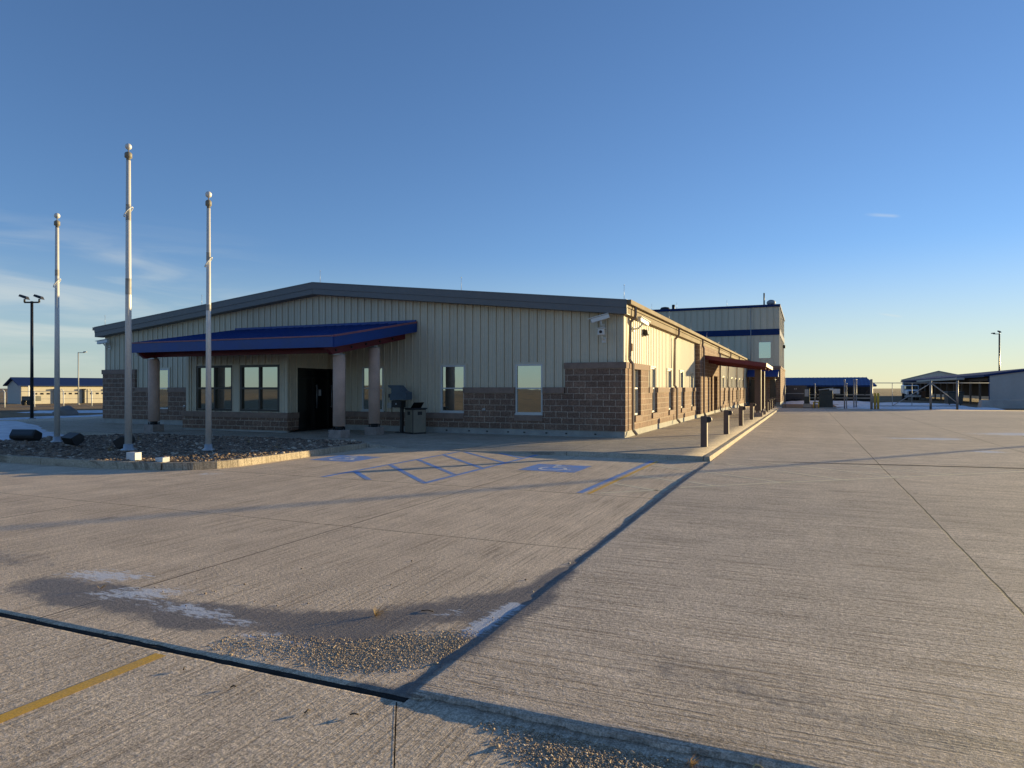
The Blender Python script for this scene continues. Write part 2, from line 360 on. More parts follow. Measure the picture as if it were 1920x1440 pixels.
# twelve-cornered stone template
_t = (1+5**.5)/2
ICO_V = np.array([(-1, _t, 0), (1, _t, 0), (-1, -_t, 0), (1, -_t, 0), (0, -1, _t), (0, 1, _t), (0, -1, -_t), (0, 1, -_t), (_t, 0, -1), (_t, 0, 1), (-_t, 0, -1), (-_t, 0, 1)])/1.902
ICO_F = np.array([(0, 11, 5), (0, 5, 1), (0, 1, 7), (0, 7, 10), (0, 10, 11), (1, 5, 9), (5, 11, 4), (11, 10, 2), (10, 7, 6), (7, 1, 8), (3, 9, 4), (3, 4, 2), (3, 2, 6), (3, 6, 8), (3, 8, 9), (4, 9, 5), (2, 4, 11), (6, 2, 10), (8, 6, 7), (9, 8, 1)])
def stones(name, P, size, mat, flat=.6):
    n = len(P); a = rng.uniform(0, 2*np.pi, (n, 3)); jit = 1+rng.normal(0, .16, (n, 12, 1))
    V = ICO_V[None]*jit*(rng.uniform(.65, 1.25, (n, 1, 3)))
    ca, sa = np.cos(a), np.sin(a)
    def rot(V, i, j, c, s): A = V[..., i]*c[:, None]-V[..., j]*s[:, None]; B = V[..., i]*s[:, None]+V[..., j]*c[:, None]; V[..., i] = A; V[..., j] = B
    rot(V, 0, 2, ca[:, 0], sa[:, 0]); rot(V, 1, 2, ca[:, 1], sa[:, 1]); V[..., 2] *= flat; rot(V, 0, 1, ca[:, 2], sa[:, 2])
    V = V*size[:, None, None]+P[:, None, :]; v = V.reshape(-1, 3); f = (ICO_F[None]+np.arange(n)[:, None, None]*12).reshape(-1, 3)
    me = bpy.data.meshes.new(name); me.vertices.add(len(v)); me.vertices.foreach_set('co', v.ravel().astype(np.float32))
    me.loops.add(f.size); me.loops.foreach_set('vertex_index', f.ravel().astype(np.int32))
    me.polygons.add(len(f)); me.polygons.foreach_set('loop_start', np.arange(0, f.size, 3, dtype=np.int32)); me.polygons.foreach_set('loop_total', np.full(len(f), 3, np.int32))
    me.update(calc_edges=True)
    at = me.attributes.new('tint', 'FLOAT', 'POINT'); at.data.foreach_set('value', np.repeat(rng.uniform(0, 1, n), 12).astype(np.float32))
    o = bpy.data.objects.new(name, me); COL.objects.link(o); me.materials.append(mat); return struct(o, 'stuff')
def vnoise(X, Y, sc, seed=0, octv=3):
    """value noise on arrays"""
    out = np.zeros_like(X, float); amp = 1; tot = 0
    for k in range(octv):
        r = np.random.default_rng(seed+k*17); tab = r.uniform(0, 1, (64, 64)); x = X*sc*2**k+100; y = Y*sc*2**k+100
        xi = np.floor(x).astype(int); yi = np.floor(y).astype(int); fx = x-xi; fy = y-yi; fx = fx*fx*(3-2*fx); fy = fy*fy*(3-2*fy)
        g = lambda i, j: tab[(xi+i) % 64, (yi+j) % 64]
        out += amp*((g(0, 0)*(1-fx)+g(1, 0)*fx)*(1-fy)+(g(0, 1)*(1-fx)+g(1, 1)*fx)*fy); tot += amp; amp *= .5
    return out/tot
def ell(X, Y, cx, cy, rx, ry, ang=0):
    c, s = math.cos(R(ang)), math.sin(R(ang)); dx, dy = X-cx, Y-cy; u = (dx*c+dy*s)/rx; w = (-dx*s+dy*c)/ry
    return np.clip(1-np.sqrt(u*u+w*w), 0, 1)
def seg(X, Y, a, b, w):
    ax, ay = a; bx, by = b; t = np.clip(((X-ax)*(bx-ax)+(Y-ay)*(by-ay))/((bx-ax)**2+(by-ay)**2), 0, 1)
    return np.clip(1-np.hypot(X-ax-t*(bx-ax), Y-ay-t*(by-ay))/w, 0, 1)
def ax_(*parts): return np.unique(np.round(np.concatenate([np.arange(a, b, s) for a, b, s in parts]+[[parts[-1][1]]]), 4))

# ------------------------------------------------------------------ ground and pavements
def field_mat():
    t = NT('dry_grass_ground'); v = t.coord(); a = t.noise(v, .05, 6, .6); b = t.noise(v, 1.2, 6, .7); c = t.noise(t.coord((1, 1, 1)), 14, 4, .7)
    col = t.mix(t.ramp(a, .3, .7), (.17, .105, .048), (.27, .175, .085)); col = t.mix(1, col, t.mix(t.ramp(b, .3, .7), (.68, .66, .64), (1.25, 1.22, 1.2)), 'MULTIPLY')
    col = t.mix(1, col, t.mix(t.ramp(c, .3, .7), (.7, .7, .7), (1.2, 1.2, 1.2)), 'MULTIPLY')
    col = t.mix(t.ramp(t.noise(v, .35, 5, .7), .60, .68), col, (.055, .045, .036))
    h = t.math('ADD', b, t.math('MULTIPLY', c, .5)); return t.done(col, .95, t.bump(h, .8, .12))
M['field'] = field_mat()
def ground_z(X, Y):
    z = np.full_like(X, -.06); left = np.clip((-40-X)/55, 0, 1); z = z-.55*left*left*(3-2*left)
    back = np.clip((-25.0-Y)/38, 0, 1); z = z+(1.25+.35*vnoise(X, Y, .02, 5))*back*back*(3-2*back)*np.clip((140+Y)/60, 0, 1)
    far = np.clip((np.hypot(X, Y)-300)/900, 0, 1); z = z-2.0*far+7*far*(vnoise(X, Y, .0016, 9)-.35)
    return z+.10*(vnoise(X, Y, .25, 3)-.5)*np.clip((np.abs(X+2)-42)/10, 0, 1)
gx = np.concatenate([-np.geomspace(3500, 130, 24), np.arange(-120, 121, 3.0), np.geomspace(130, 3500, 24)])
gy = np.concatenate([-np.geomspace(3500, 130, 24), np.arange(-120, 181, 3.0), np.geomspace(190, 3500, 24)])
struct(grid_mesh('ground', gx, gy, ground_z, M['field']))

M['pave_left'] = concrete('lot_concrete', 'Y', (.65, .525, .40), joints_x=(.12, -4.4, -8.6, -12.8), joints_y=((-14.6, .008), (-10.95, .016), 1.5, 8), attrs=True, groove=.5)
M['pave_right'] = concrete('road_concrete', 'X', (.56, .47, .385), joints_x=((6.9, .012), (10.7, .014), 14.5, 18.3, 22), joints_y=((14.0, .01), (30, .01)), attrs=True, groove=.75)
M['pave_front'] = concrete('apron_concrete', 'Y', (.63, .515, .395), joints_x=(-6, -9), attrs=True, groove=.9)
M['walk'] = concrete('walk_concrete', 'X', (.47, .40, .315), joints_x=(-.2, -3.2, -6.2, -9.2, -12.3, -15.4, -18.4, -21.4, -24.5), joints_y=(-.95, -3.4, 3, 7, 11, 15, 19, 23, 27, 31, 35, 39), groove=.3)
def wetf(X, Y):
    w = .95*seg(X, Y, (-.75, -17.7), (-.1, -17.75), .42)+.9*seg(X, Y, (-.1, -17.75), (1.2, -17.8), .36)+.95*seg(X, Y, (1.2, -17.75), (2.3, -17.55), .42)
    w = w+1.0*seg(X, Y, (2.3, -17.6), (3.2, -16.5), .45)+.8*seg(X, Y, (3.3, -15.6), (3.3, -17.6), .26)+.85*seg(X, Y, (3.3, -5.5), (3.3, -18.3), .10)+.8*seg(X, Y, (3.3, -18.3), (3.0, -18.3), .1)+.5*ell(X, Y, -2.2, -17.3, 1.4, .4)
    w = w+.34*ell(X, Y, 4.9, -17.5, 1.5, .45, -6)+.38*ell(X, Y, 6.3, -17.75, 1.3, .4, -6)
    return np.clip(w, 0, 1)
def icef(X, Y):
    i = .95*seg(X, Y, (3.27, -16.62), (3.22, -17.3), .13)+.75*ell(X, Y, .25, -17.55, .6, .26, 25)+.7*ell(X, Y, -.5, -17.3, .7, .28, 10)+.5*ell(X, Y, .9, -17.7, .6, .2, 0)+.42*ell(X, Y, 1.25, -17.72, .5, .13, -12)
    i = i+.42*ell(X, Y, 1.9, -17.9, .3, .14, 30)+.40*ell(X, Y, 1.6, -17.75, .3, .12, 20)+.4*ell(X, Y, 2.9, -16.95, .3, .12, 40)+.45*ell(X, Y, 2.25, -17.93, .25, .1)
    i = i+1.1*ell(X, Y, 9.5, 5.2, 1.25, .8, 25)+.75*ell(X, Y, 8.3, 5.0, .8, .45)+.95*ell(X, Y, 13.0, 9.2, 2.8, 1.3, 20)+.95*ell(X, Y, 9.9, .3, .6, .5)+.8*ell(X, Y, 13, 4.6, 1.8, .7, 15)+.5*ell(X, Y, 16, 11, 2.2, .8, 20)
    return np.clip(i+.5*ell(X, Y, -5.6, -11.4, .5, .3, 10), 0, 1)
def dustf(X, Y):
    return np.clip(.9*ell(X, Y, 2.75, -17.75, .75, .45, 40)+.7*ell(X, Y, 4.6, -18.6, .7, .25, -5)+.3*seg(X, Y, (3.2, -18.5), (6, -18.6), .3)+.25*ell(X, Y, .8, -17.2, .6, .3), 0, 1)
def stainf(X, Y): return np.clip(.75*ell(X, Y, 3.58, -18.06, .26, .08, 10)+.4*ell(X, Y, 4.2, -17.6, .8, .25, -5), 0, 1)
AT = dict(wet=wetf, ice=icef, dust=dustf, stain=stainf)
def edge_n(t, sc, amp, seed): return amp*(vnoise(t, t*0+seed*3.1, sc, seed, 4)-.5)
def left_z(X, Y):
    Xo = X; Yo = np.where(Y < -18.31, Y+edge_n(X, 3, .022, 6)+edge_n(X, 14, .026, 7), Y)
    return Xo, Yo, np.zeros_like(X)
struct(grid_mesh('parking_pavement', ax_((-34.5, -6, 1.5), (-6, 3.44, .07)), ax_((-18.32, -14, .055), (-14, -5, .16), (-5, 46, 3)), left_z, M['pave_left'], AT, .06))
hy = np.array([-19, -18.3, -17.4, -16.4, -14.5, -12, -10.6, -9, -7.5, -6.3, -5.4, 46]); hz = np.array([.020, .018, .008, .006, .010, .019, .026, .027, .020, .012, .007, .006])
def right_h(X, Y):
    base = np.interp(Y, hy, hz); f = np.exp(-((Y+18.3)/1.0)**2)*np.clip((X-3.3)/1.6, 0, 1)*.009
    return base*np.clip(1-(X-9)/30, .3, 1)+f
def right_z(X, Y):
    Xo = np.where(X < 3.34, X-.01+edge_n(Y, 4.5, .06, 21)+edge_n(Y, 22, .03, 25), X); Yo = np.where(Y < -18.27, Y+.01+edge_n(X, 5, .06, 14)+edge_n(X, 24, .03, 15), Y)
    return Xo, Yo, right_h(X, Y)-np.where((X < 3.34) | (Y < -18.27), .011*vnoise(X, Y, 7, 71, 4)-.001, 0)
RXS, RYS = (ax_((3.32, 3.5, .06), (3.5, 7, .05), (7, 9, .11), (9, 15, .3), (15, 40, 1.2)), ax_((-18.30, -18.1, .06), (-18.1, -15, .06), (-15, 12, .3), (12, 41.5, 2.5)))
struct(grid_mesh('road_pavement', RXS, RYS, right_z, M['pave_right'], AT, .10))
_RZ = right_h(*np.meshgrid(RXS, RYS))
def slab_z(x, y):
    i = int(np.clip(np.searchsorted(RXS, x)-1, 0, len(RXS)-2)); j = int(np.clip(np.searchsorted(RYS, y)-1, 0, len(RYS)-2))
    u = (x-RXS[i])/(RXS[i+1]-RXS[i]); w = (y-RYS[j])/(RYS[j+1]-RYS[j])
    return float(_RZ[j, i]*(1-u)*(1-w)+_RZ[j, i+1]*u*(1-w)+_RZ[j+1, i]*(1-u)*w+_RZ[j+1, i+1]*u*w)
struct(grid_mesh('apron_pavement', ax_((-20, -3, 2), (-3, 8, .09), (8, 40, 2)), ax_((-24.5, -19.6, .8), (-19.6, -18.36, .055)), lambda X, Y: (X, np.where(Y > -18.38, np.where(X > 3.34, -18.27, Y+.004+edge_n(X, 5, .014, 33)+edge_n(X, 15, .02, 34)), Y), np.zeros_like(X)-.004), M['pave_front'], AT, .06))
M['tar'] = simple('joint_sealant', (.034, .030, .027), .9, var=.4, scale=8, bump=.4, bscale=25, spec=.1)
struct(grid_mesh('joint', ax_((-20, -3, 1), (-3, 3.36, .05)), [-18.374, -18.345, -18.31], lambda X, Y: (X, np.where(Y < -18.36, Y+edge_n(X, 6, .018, 91)+edge_n(X, 18, .012, 92), Y), np.zeros_like(X)-.0034), M['tar'], None, .003))
# sealed road joint, a little askew; its step shadow is painted into the dark strip
b = MB(); pts = [(4.1+.2*k, float(np.interp(4.1+.2*k, [4.1, 5.7, 7.5, 9.7, 13, 18], [-4.62, -4.5, -4.22, -3.93, -3.45, -2.8]))) for k in range(70)]
for (x0, y0), (x1, y1) in zip(pts, pts[1:]):
    za, zb = slab_z(x0, y0)+.002, slab_z(x1, y1)+.002; w0 = w1 = .018+.06*min(1, max(0, (x0-4.4)/2.5))
    b.add([(x0, y0-w0, za), (x1, y1-w1, zb), (x1, y1+w1, zb), (x0, y0+w0, za)], [(0, 1, 2, 3)])
struct(b.build('joint_and_step_shadow', 'tar'))
b = MB(); b.add([(3.316, -18.39, -.0025), (3.323, -18.39, -.0025), (3.735, -19.05, -.0025), (3.728, -19.05, -.0025)], [(0, 3, 2, 1), (0, 1, 2, 3)]); struct(b.build('joint', 'tar'))

# walk: level slab with a ramp down to the stalls
def fz(X): return .12*(1-np.clip((X+6.35)/1.2, 0, 1))+.10*np.clip((X+2.6)/2.6, 0, 1)+.006
def walk_z(X, Y):
    t = np.clip((-Y-2.9)/2.2, 0, 1); t = t*t*(3-2*t); f = fz(X)
    Xo = np.where(X > 3.15, X+.004*(Y+5), X); return Xo, Y, .12*(1-t)+f*t
struct(grid_mesh('walk', ax_((-29.2, -7, 1.2), (-7, 1, .2), (1, 3.18, .545)), ax_((-5.1, -2.7, .2), (-2.7, 2, .94), (2, 36.5, 3)), walk_z, M['walk'], None, .2))
# kerb along the road side and returning along the stalls
M['kerb'] = concrete('kerb_concrete', 'X', (.42, .36, .28), groove=.25)
b = MB(); y = -5.1
while y < 34:
    L = random.uniform(2.7, 3.3); y1 = min(y+L, 34.2); off = .004*(y+5); of1 = .004*(y1+5)
    z = .118+random.uniform(-.004, .006)
    b.hexa([(3.19+off, y, -.05), (3.345+off, y, -.05), (3.345+of1, y1-.012, -.05), (3.19+of1, y1-.012, -.05)],
           [(3.19+off, y, z), (3.325+off, y, z), (3.325+of1, y1-.012, z), (3.19+of1, y1-.012, z)]); y = y1
struct(b.build('kerb', 'kerb', None, .012))
# planting bed with its own kerb
kp = [(-6.35, -4.85), (-6.12, -5.6), (-6.0, -7.5), (-5.98, -9.4), (-6.0, -10.2), (-6.12, -10.7), (-6.4, -11.08), (-7.0, -11.38), (-8.2, -11.62), (-10, -11.70), (-13, -11.72), (-17, -11.72), (-22, -11.72), (-31, -11.72)]
def resample(p, d):
    out = []; P = [Vector((x, y, 0)) for x, y in p]
    for a, c in zip(P, P[1:]):
        n = max(1, int((c-a).length/d)); out += [a.lerp(c, k/n) for k in range(n)]
    return out+[P[-1]]
K = resample(kp, .35)
Kn = []
for i, p in enumerate(K):
    d = (K[min(i+1, len(K)-1)]-K[max(i-1, 0)]).normalized(); Kn.append(Vector((-d.y, d.x, 0)))
b = MB(); acc = 0; n_seg = 3.1
for i in range(len(K)-1):
    a, c, na, nc = K[i], K[i+1], Kn[i], Kn[i+1]; acc += (c-a).length
    if acc > n_seg: acc = 0; c = c-(c-a)*.05
    z = .155
    za = lambda i: .155*min(1, .75+i*.08)
    ring = lambda p, n, z: [(p.x-n.x*.0, p.y-n.y*.0), (p.x+n.x*.16, p.y+n.y*.16), z]
    b.hexa([(a.x, a.y, -.05), (a.x+na.x*-.16, a.y+na.y*-.16, -.05), (c.x+nc.x*-.16, c.y+nc.y*-.16, -.05), (c.x, c.y, -.05)],
           [(a.x-na.x*.02, a.y-na.y*.02, za(i)), (a.x+na.x*-.16, a.y+na.y*-.16, za(i)), (c.x+nc.x*-.16, c.y+nc.y*-.16, za(i+1)), (c.x-nc.x*.02, c.y-nc.y*.02, za(i+1))])
struct(b.build('kerb', 'kerb', None, 0))
bed_poly = [(-6.5, -4.9), (-6.15, -7.5), (-6.14, -10.2), (-6.5, -10.95), (-8.2, -11.46), (-10, -11.55), (-31, -11.55), (-31, -9.1), (-19.5, -9.15), (-16.75, -8.9), (-16.75, -6.6), (-15.6, -4.95), (-10.3, -4.75)]
def inpoly(X, Y, poly):
    ins = np.zeros(X.shape, bool); n = len(poly)
    for i in range(n):
        (x0, y0), (x1, y1) = poly[i], poly[(i+1) % n]
        c = ((y0 > Y) != (y1 > Y)) & (X < (x1-x0)*(Y-y0)/((y1-y0) if y1 != y0 else 1e-9)+x0); ins ^= c
    return ins
def rockmat(name, c0, c1, c2, dirt):
    t = NT(name); a = t.attr('tint').outputs['Fac']; v = t.coord()
    c = t.mix(t.ramp(a, 0, .6), c0, c1); c = t.mix(t.ramp(a, .86, .97), c, c2)
    c = t.mix(1, c, t.mix(t.ramp(t.noise(v, 45, 4), .3, .7), (.7, .7, .7), (1.25, 1.25, 1.25)), 'MULTIPLY')
    return t.done(c, .85, t.bump(t.noise(v, 60, 4), .3, .008))
M['rock'] = rockmat('river_rock', (.085, .058, .040), (.25, .175, .12), (.60, .49, .37), None)
M['grit'] = rockmat('grit', (.24, .175, .115), (.46, .345, .23), (.6, .52, .42), None)
M['soil'] = simple('bed_soil', (.07, .055, .045), .95, var=.3, scale=4, bump=.5, bscale=25)
b = MB(); b.prism([(x, y, -.02) for x, y in bed_poly], (0, 0, .145)); struct(b.build('planting_bed', 'soil'))
px = rng.uniform(-24, -6.1, 95000); py = rng.uniform(-11.6, -4.7, 95000); k = inpoly(px, py, bed_poly); px, py = px[k], py[k]
d = np.hypot(px-5.38, py+21.58); keep = rng.random(len(px)) < np.clip(17.0/d, .45, 1); px, py = px[keep][:52000], py[keep][:52000]
sz = rng.lognormal(np.log(.024), .42, len(px)).clip(.010, .08)
mound = .03*vnoise(px, py, .8, 2)
o = stones('gravel', np.stack([px, py, .128+mound+sz*.25*rng.uniform(-.4, 1, len(px))], 1), sz, M['rock'])
tag(o, 'bed of brown and grey river rock around the flagpoles', 'gravel')
# grit washed into the joint corner, and along the lip of the road slab
def grit(name, n, fn, box, zf, s0, label):
    x = rng.uniform(box[0], box[1], n*12); y = rng.uniform(box[2], box[3], n*12); p = fn(x, y)*(.55+.9*vnoise(x, y, 3, 44)); k = rng.random(len(x)) < p; x, y = x[k][:n], y[k][:n]
    s = rng.lognormal(np.log(s0), .4, len(x)).clip(.002, .02); o = stones(name, np.stack([x, y, zf(x, y)+s*.3], 1), s, M['grit'], .7); tag(o, label, 'gravel')
grit('gravel', 24000, lambda x, y: np.clip(1.7*ell(x, y, 2.95, -17.76, .68, .34, 46)+.55*ell(x, y, 2.4, -17.97, .9, .26, 14), 0, 1)*((x < 3.27) | (y < -18.36)), (1.7, 3.27, -18.29, -17.0), lambda x, y: x*0-.001, .0028, 'loose tan grit washed into the pavement corner')
grit('gravel', 20000, lambda x, y: np.clip(1.6*ell(x, y, 4.9, -18.60, 1.0, .25, -4)+.5*seg(x, y, (3.9, -18.42), (8, -18.42), .08), 0, 1), (3.8, 8, -18.95, -18.37), lambda x, y: x*0-.004, .0033, 'dark grit in the shadow under the raised slab edge')
grit('gravel', 2200, lambda x, y: np.clip(.5*seg(x, y, (3.32, -18.33), (3.25, -17.0), .1)+.25*seg(x, y, (3.3, -17), (3.25, -8), .08)+.02*ell(x, y, 2, -16.8, 3, 2)+.1*ell(x, y, .6, -17.3, 1.2, .4), 0, 1)*(x < 3.29), (-2, 3.29, -18.28, -8), lambda x, y: x*0, .0042, 'scattered small stones along the dark slab joint')

# painted markings
def paint(name, col, wear=.45):
    t = NT(name); v = t.coord(); n = t.math('ADD', t.math('MULTIPLY', t.noise(v, 3, 6, .7), .6), t.math('MULTIPLY', t.noise(v, 60, 4, .7), .4))
    f = t.math('MULTIPLY', t.ramp(n, .42, .64), wear); c = t.mix(f, col, (.36, .31, .26))
    c = t.mix(1, c, t.mix(t.ramp(t.noise(v, 90, 3), .3, .7), (.8, .8, .8), (1.15, 1.15, 1.15)), 'MULTIPLY')
    return t.done(c, .75, t.bump(t.noise(t.coord((26, .55, 1)), 1, 3), .3, .005))
M['blue_paint'] = paint('blue_paint', (.11, .29, .70), .72); M['white_line'] = paint('white_symbol_paint', (.78, .80, .82), .4)
M['yellow_line'] = paint('yellow_paint_line', (.85, .46, .05), .3); M['pale_yellow'] = paint('faded_yellow_line', (.88, .76, .50), .35)
def strip(b, p, q, w, z=None, zq=None, n=1):
    """a painted line draped on the slab"""
    p, q = Vector((*p, 0)), Vector((*q, 0)); d = (q-p).normalized(); nn = Vector((-d.y, d.x, 0))*w/2; n = max(n, int((q-p).length/.15))
    def zz(v): return ((slab_z(v.x, v.y) if v.x > 3.34 else .0)+.0018) if z is None else z
    for k in range(n):
        a, c = p.lerp(q, k/n), p.lerp(q, (k+1)/n); P = [a-nn, c-nn, c+nn, a+nn]; b.add([(v.x, v.y, zz(v)) for v in P], [(0, 1, 2, 3)])
def clipx(p, q, x):   # split a line where it crosses the slab joint
    t = (x-p[0])/(q[0]-p[0]); return (x, p[1]+t*(q[1]-p[1]))
b = MB()
for p, q in [((-3.2, -10.9), (-3.2, -5.2)), ((-.95, -10.9), (-.95, -5.2)), ((1.98, -10.87), (2.07, -5.55)), ((-3.12, -9.95), (-2.12, -10.9)), ((-3.12, -8.65), (-1.0, -10.8)), ((-3.12, -7.45), (-1.0, -9.6)), ((-3.12, -6.2), (-1.0, -8.35)), ((-3.05, -5.2), (-1.0, -7.2)), ((-2.0, -5.2), (-1.0, -6.1))]: strip(b, p, q, .11)
struct(b.build('painted_line', 'blue_paint'))
b = MB()
for cx, cy in ((-4.92, -7.85), (.45, -7.72)):
    b.add([(cx-.62, cy-.62, .0022), (cx+.62, cy-.62, .0022), (cx+.62, cy+.62, .0022), (cx-.62, cy+.62, .0022)], [(0, 1, 2, 3)])
struct(b.build('painted_symbol_square', 'blue_paint'))
b = MB()
for cx, cy in ((-4.92, -7.85), (.45, -7.72)):
    T = lambda x, y: (cx+x, cy+y)
    b.add([(cx-.10+.075*math.cos(a), cy+.47+.075*math.sin(a), .0045) for a in [2*math.pi*i/14 for i in range(14)]], [tuple(range(14))])
    L = [[(-.10, .36), (-.06, .02)], [(-.09, .20), (.16, .20)], [(-.06, .02), (.20, .02), (.32, -.28), (.42, -.25)]]
    arc = [(-.02+.27*math.cos(R(a)), -.16+.27*math.sin(R(a))) for a in range(130, 351, 20)]
    for pl in L+[arc]:
        for p, q in zip(pl, pl[1:]): strip(b, T(*p), T(*q), .075, .0045)
struct(b.build('painted_symbol', 'white_line'))
b = MB(); strip(b, (1.52, -19.9), (1.55, -18.42), .10, -.002); strip(b, (2.14, -10.87), (2.2, -5.55), .07)
struct(b.build('painted_line', 'yellow_line'))
b = MB()
for p, q in [((2.3, -10.75), (9.6, -4.45)), ((9.6, -4.45), (16.5, 1.5)), ((2.2, -6.35), (5.05, -8.45)), ((2.2, -8.15), (3.9, -9.3)), ((2.2, -9.55), (3.1, -10.1)), ((3.75, -5.5), (6.1, -7.6)), ((4.6, -4.9), (7.05, -6.65)), ((6.3, -4.75), (8.05, -5.75))]:
    if p[0] < 3.3 < q[0]:
        strip(b, p, clipx(p, q, 3.24), .075); strip(b, clipx(p, q, 3.42), q, .075)
    else: strip(b, p, q, .075)
struct(b.build('painted_line', 'pale_yellow'))

# snow left lying in the shade
def snowmat():
    t = NT('old_snow'); v = t.coord(); n = t.noise(v, 2.5, 6, .6); c = t.mix(t.ramp(n, .3, .7), (.55, .57, .62), (.78, .80, .84)); return t.done(c, .6, t.bump(n, .4, .05))
M['snow'] = snowmat()
def snow(poly, z, h, seed, step=.22):
    xs = [p[0] for p in poly]; ys = [p[1] for p in poly]
    X, Y = np.meshgrid(np.arange(min(xs)-.5, max(xs)+.5, step), np.arange(min(ys)-.5, max(ys)+.5, step)); ny, nx = X.shape
    wx = X+.7*(vnoise(X, Y, .9, seed)-.5)*min(1, step*4); wy = Y+.7*(vnoise(X, Y, .9, seed+50)-.5)*min(1, step*4)
    ins = inpoly(wx, wy, poly).astype(float)
    for _ in range(3):
        p = np.pad(ins, 1, 'edge'); ins = (p[1:-1, 1:-1]*2+p[:-2, 1:-1]+p[2:, 1:-1]+p[1:-1, :-2]+p[1:-1, 2:])/6
    Z = z-.03+(h+.03)*np.clip(ins*1.6-.3, 0, 1)*(.7+.6*vnoise(X, Y, .7, seed+9))
    b = MB(); vid = {}
    for j in range(ny-1):
        for i in range(nx-1):
            q = [(j, i), (j, i+1), (j+1, i+1), (j+1, i)]
            if max(ins[c] for c in q) < .08: continue
            f = []
            for c in q:
                if c not in vid: vid[c] = len(b.v); b.v.append((X[c], Y[c], Z[c]))
                f.append(vid[c])
            b.f.append(tuple(f)); b.sm.append(True)
    return struct(b.build('snow', 'snow'), 'stuff')
tag(snow([(-34, -4.5), (-28, -1.6), (-27.2, -1.8), (-23.2, -3.7), (-20.6, -5.3), (-18.2, -6.7), (-17.0, -7.9), (-17.6, -8.6), (-25, -8.9), (-36, -9)], .12, .10, 3), 'patch of old snow on the walk beside the rock bed', 'snow')
tag(snow([(-29.5, 1), (-28.8, 1), (-29.4, 4.2), (-29.9, 9), (-30.3, 9), (-30, 3)], .0, .09, 13, .15), 'thin line of snow along the walk edge at left', 'snow')
tag(snow([(-35.1, -6), (-34.2, -6), (-34.1, 3), (-34.0, 12), (-34.9, 12), (-35, 3)], -.02, .10, 23), 'thin line of snow along the far lot edge', 'snow')
tag(snow([(9.5, 43.2), (20, 45.5), (20, 48), (13, 47.2), (8, 45.5)], -.02, .10, 33, .4), 'snow strip inside the pipe gate', 'snow')
tag(snow([(8.6, 50), (19, 52), (19.5, 60), (15, 68), (11, 62), (9, 57)], -.02, .12, 43, .5), 'broad snow patch before the open sheds', 'snow')
tag(snow([(3.5, 60), (12, 61), (12, 63.5), (3.5, 63)], -.02, .3, 53, .5), 'snow bank in front of the blue roofed shed', 'snow')
tag(snow([(-44, 10), (-38, 14), (-36, 18), (-42, 15), (-48, 11)], -.05, .10, 63, .4), 'snow remains on the grass beyond the lot', 'snow')

# ------------------------------------------------------------------ building helpers
def cells(u0, u1, zlo, zhi, ops):
    """solid z-intervals of a wall strip between u0 and u1, around openings (a0, a1, b0, b1)"""
    m = (u0+u1)/2; iv = [(zlo, zhi)]
    for a0, a1, b0, b1 in ops:
        if a0 < m < a1:
            nv = []
            for p, q in iv:
                if b1 <= p or b0 >= q: nv.append((p, q)); continue
                if b0 > p: nv.append((p, b0))
                if b1 < q: nv.append((b1, q))
            iv = nv
    return iv
def siding(b, axis, u0, u1, zlo, zhi, ops=(), plane=0, out=-1, pitch=.305, depth=.038, phase=0, shallow=False):
    """ribbed sheet: axis 'x' -> wall on plane y=plane facing out*Y, axis 'y' -> on x=plane facing out*X"""
    prof = [(0, 0), (.030, 0), (.042, 1), (.078, 1), (.090, 0), (.094, -.75), (.103, -.75), (.107, 0), (.150, 0), (.158, .3), (.170, .3), (.178, 0), (.226, 0), (.234, .3), (.246, .3), (.254, 0)]
    if shallow: prof = [(0, 0), (.024, 0), (.050, 1), (.078, 1), (.104, 0), (.160, 0), (.170, .18), (.182, .18), (.192, 0), (.240, 0), (.250, .18), (.262, .18), (.272, 0)]; depth = .022
    us = []; k = math.floor((u0-phase)/pitch)-1
    while phase+k*pitch < u1+pitch:
        us += [(phase+k*pitch+a, d*depth) for a, d in prof]; k += 1
    xs = np.array([p[0] for p in us]); ds = np.array([p[1] for p in us])
    cut = sorted({u0, u1} | {c for o in ops for c in o[:2] if u0 < c < u1}); allu = sorted(set([float(x) for x in xs if u0 < x < u1]) | set(cut))
    f = zhi if callable(zhi) else (lambda u: zhi); lo = zlo if callable(zlo) else (lambda u: zlo)
    P = (lambda u, d, z: (u, plane+out*d, z)) if axis == 'x' else (lambda u, d, z: (plane+out*d, u, z))
    flip = (axis == 'x') != (out < 0)
    for a, c in zip(allu, allu[1:]):
        da, dc = float(np.interp(a, xs, ds)), float(np.interp(c, xs, ds)); top = max(f(a), f(c))
        for p, q in cells(a, c, lo((a+c)/2), 1e3, ops):
            qa, qc = (f(a), f(c)) if q > 900 else (q, q)
            v = [P(a, da, p), P(c, dc, p), P(c, dc, qc), P(a, da, qa)]; b.add(v, [(3, 2, 1, 0) if flip else (0, 1, 2, 3)])
def blockwall(b, axis, u0, u1, z0, z1, front, back, ops=()):
    cut = sorted({u0, u1} | {c for o in ops for c in o[:2] if u0 < c < u1})
    for a, c in zip(cut, cut[1:]):
        for p, q in cells(a, c, z0, z1, ops):
            if axis == 'x': b.box(a, c, front, back, p, q)
            else: b.box(front, back, a, c, p, q)
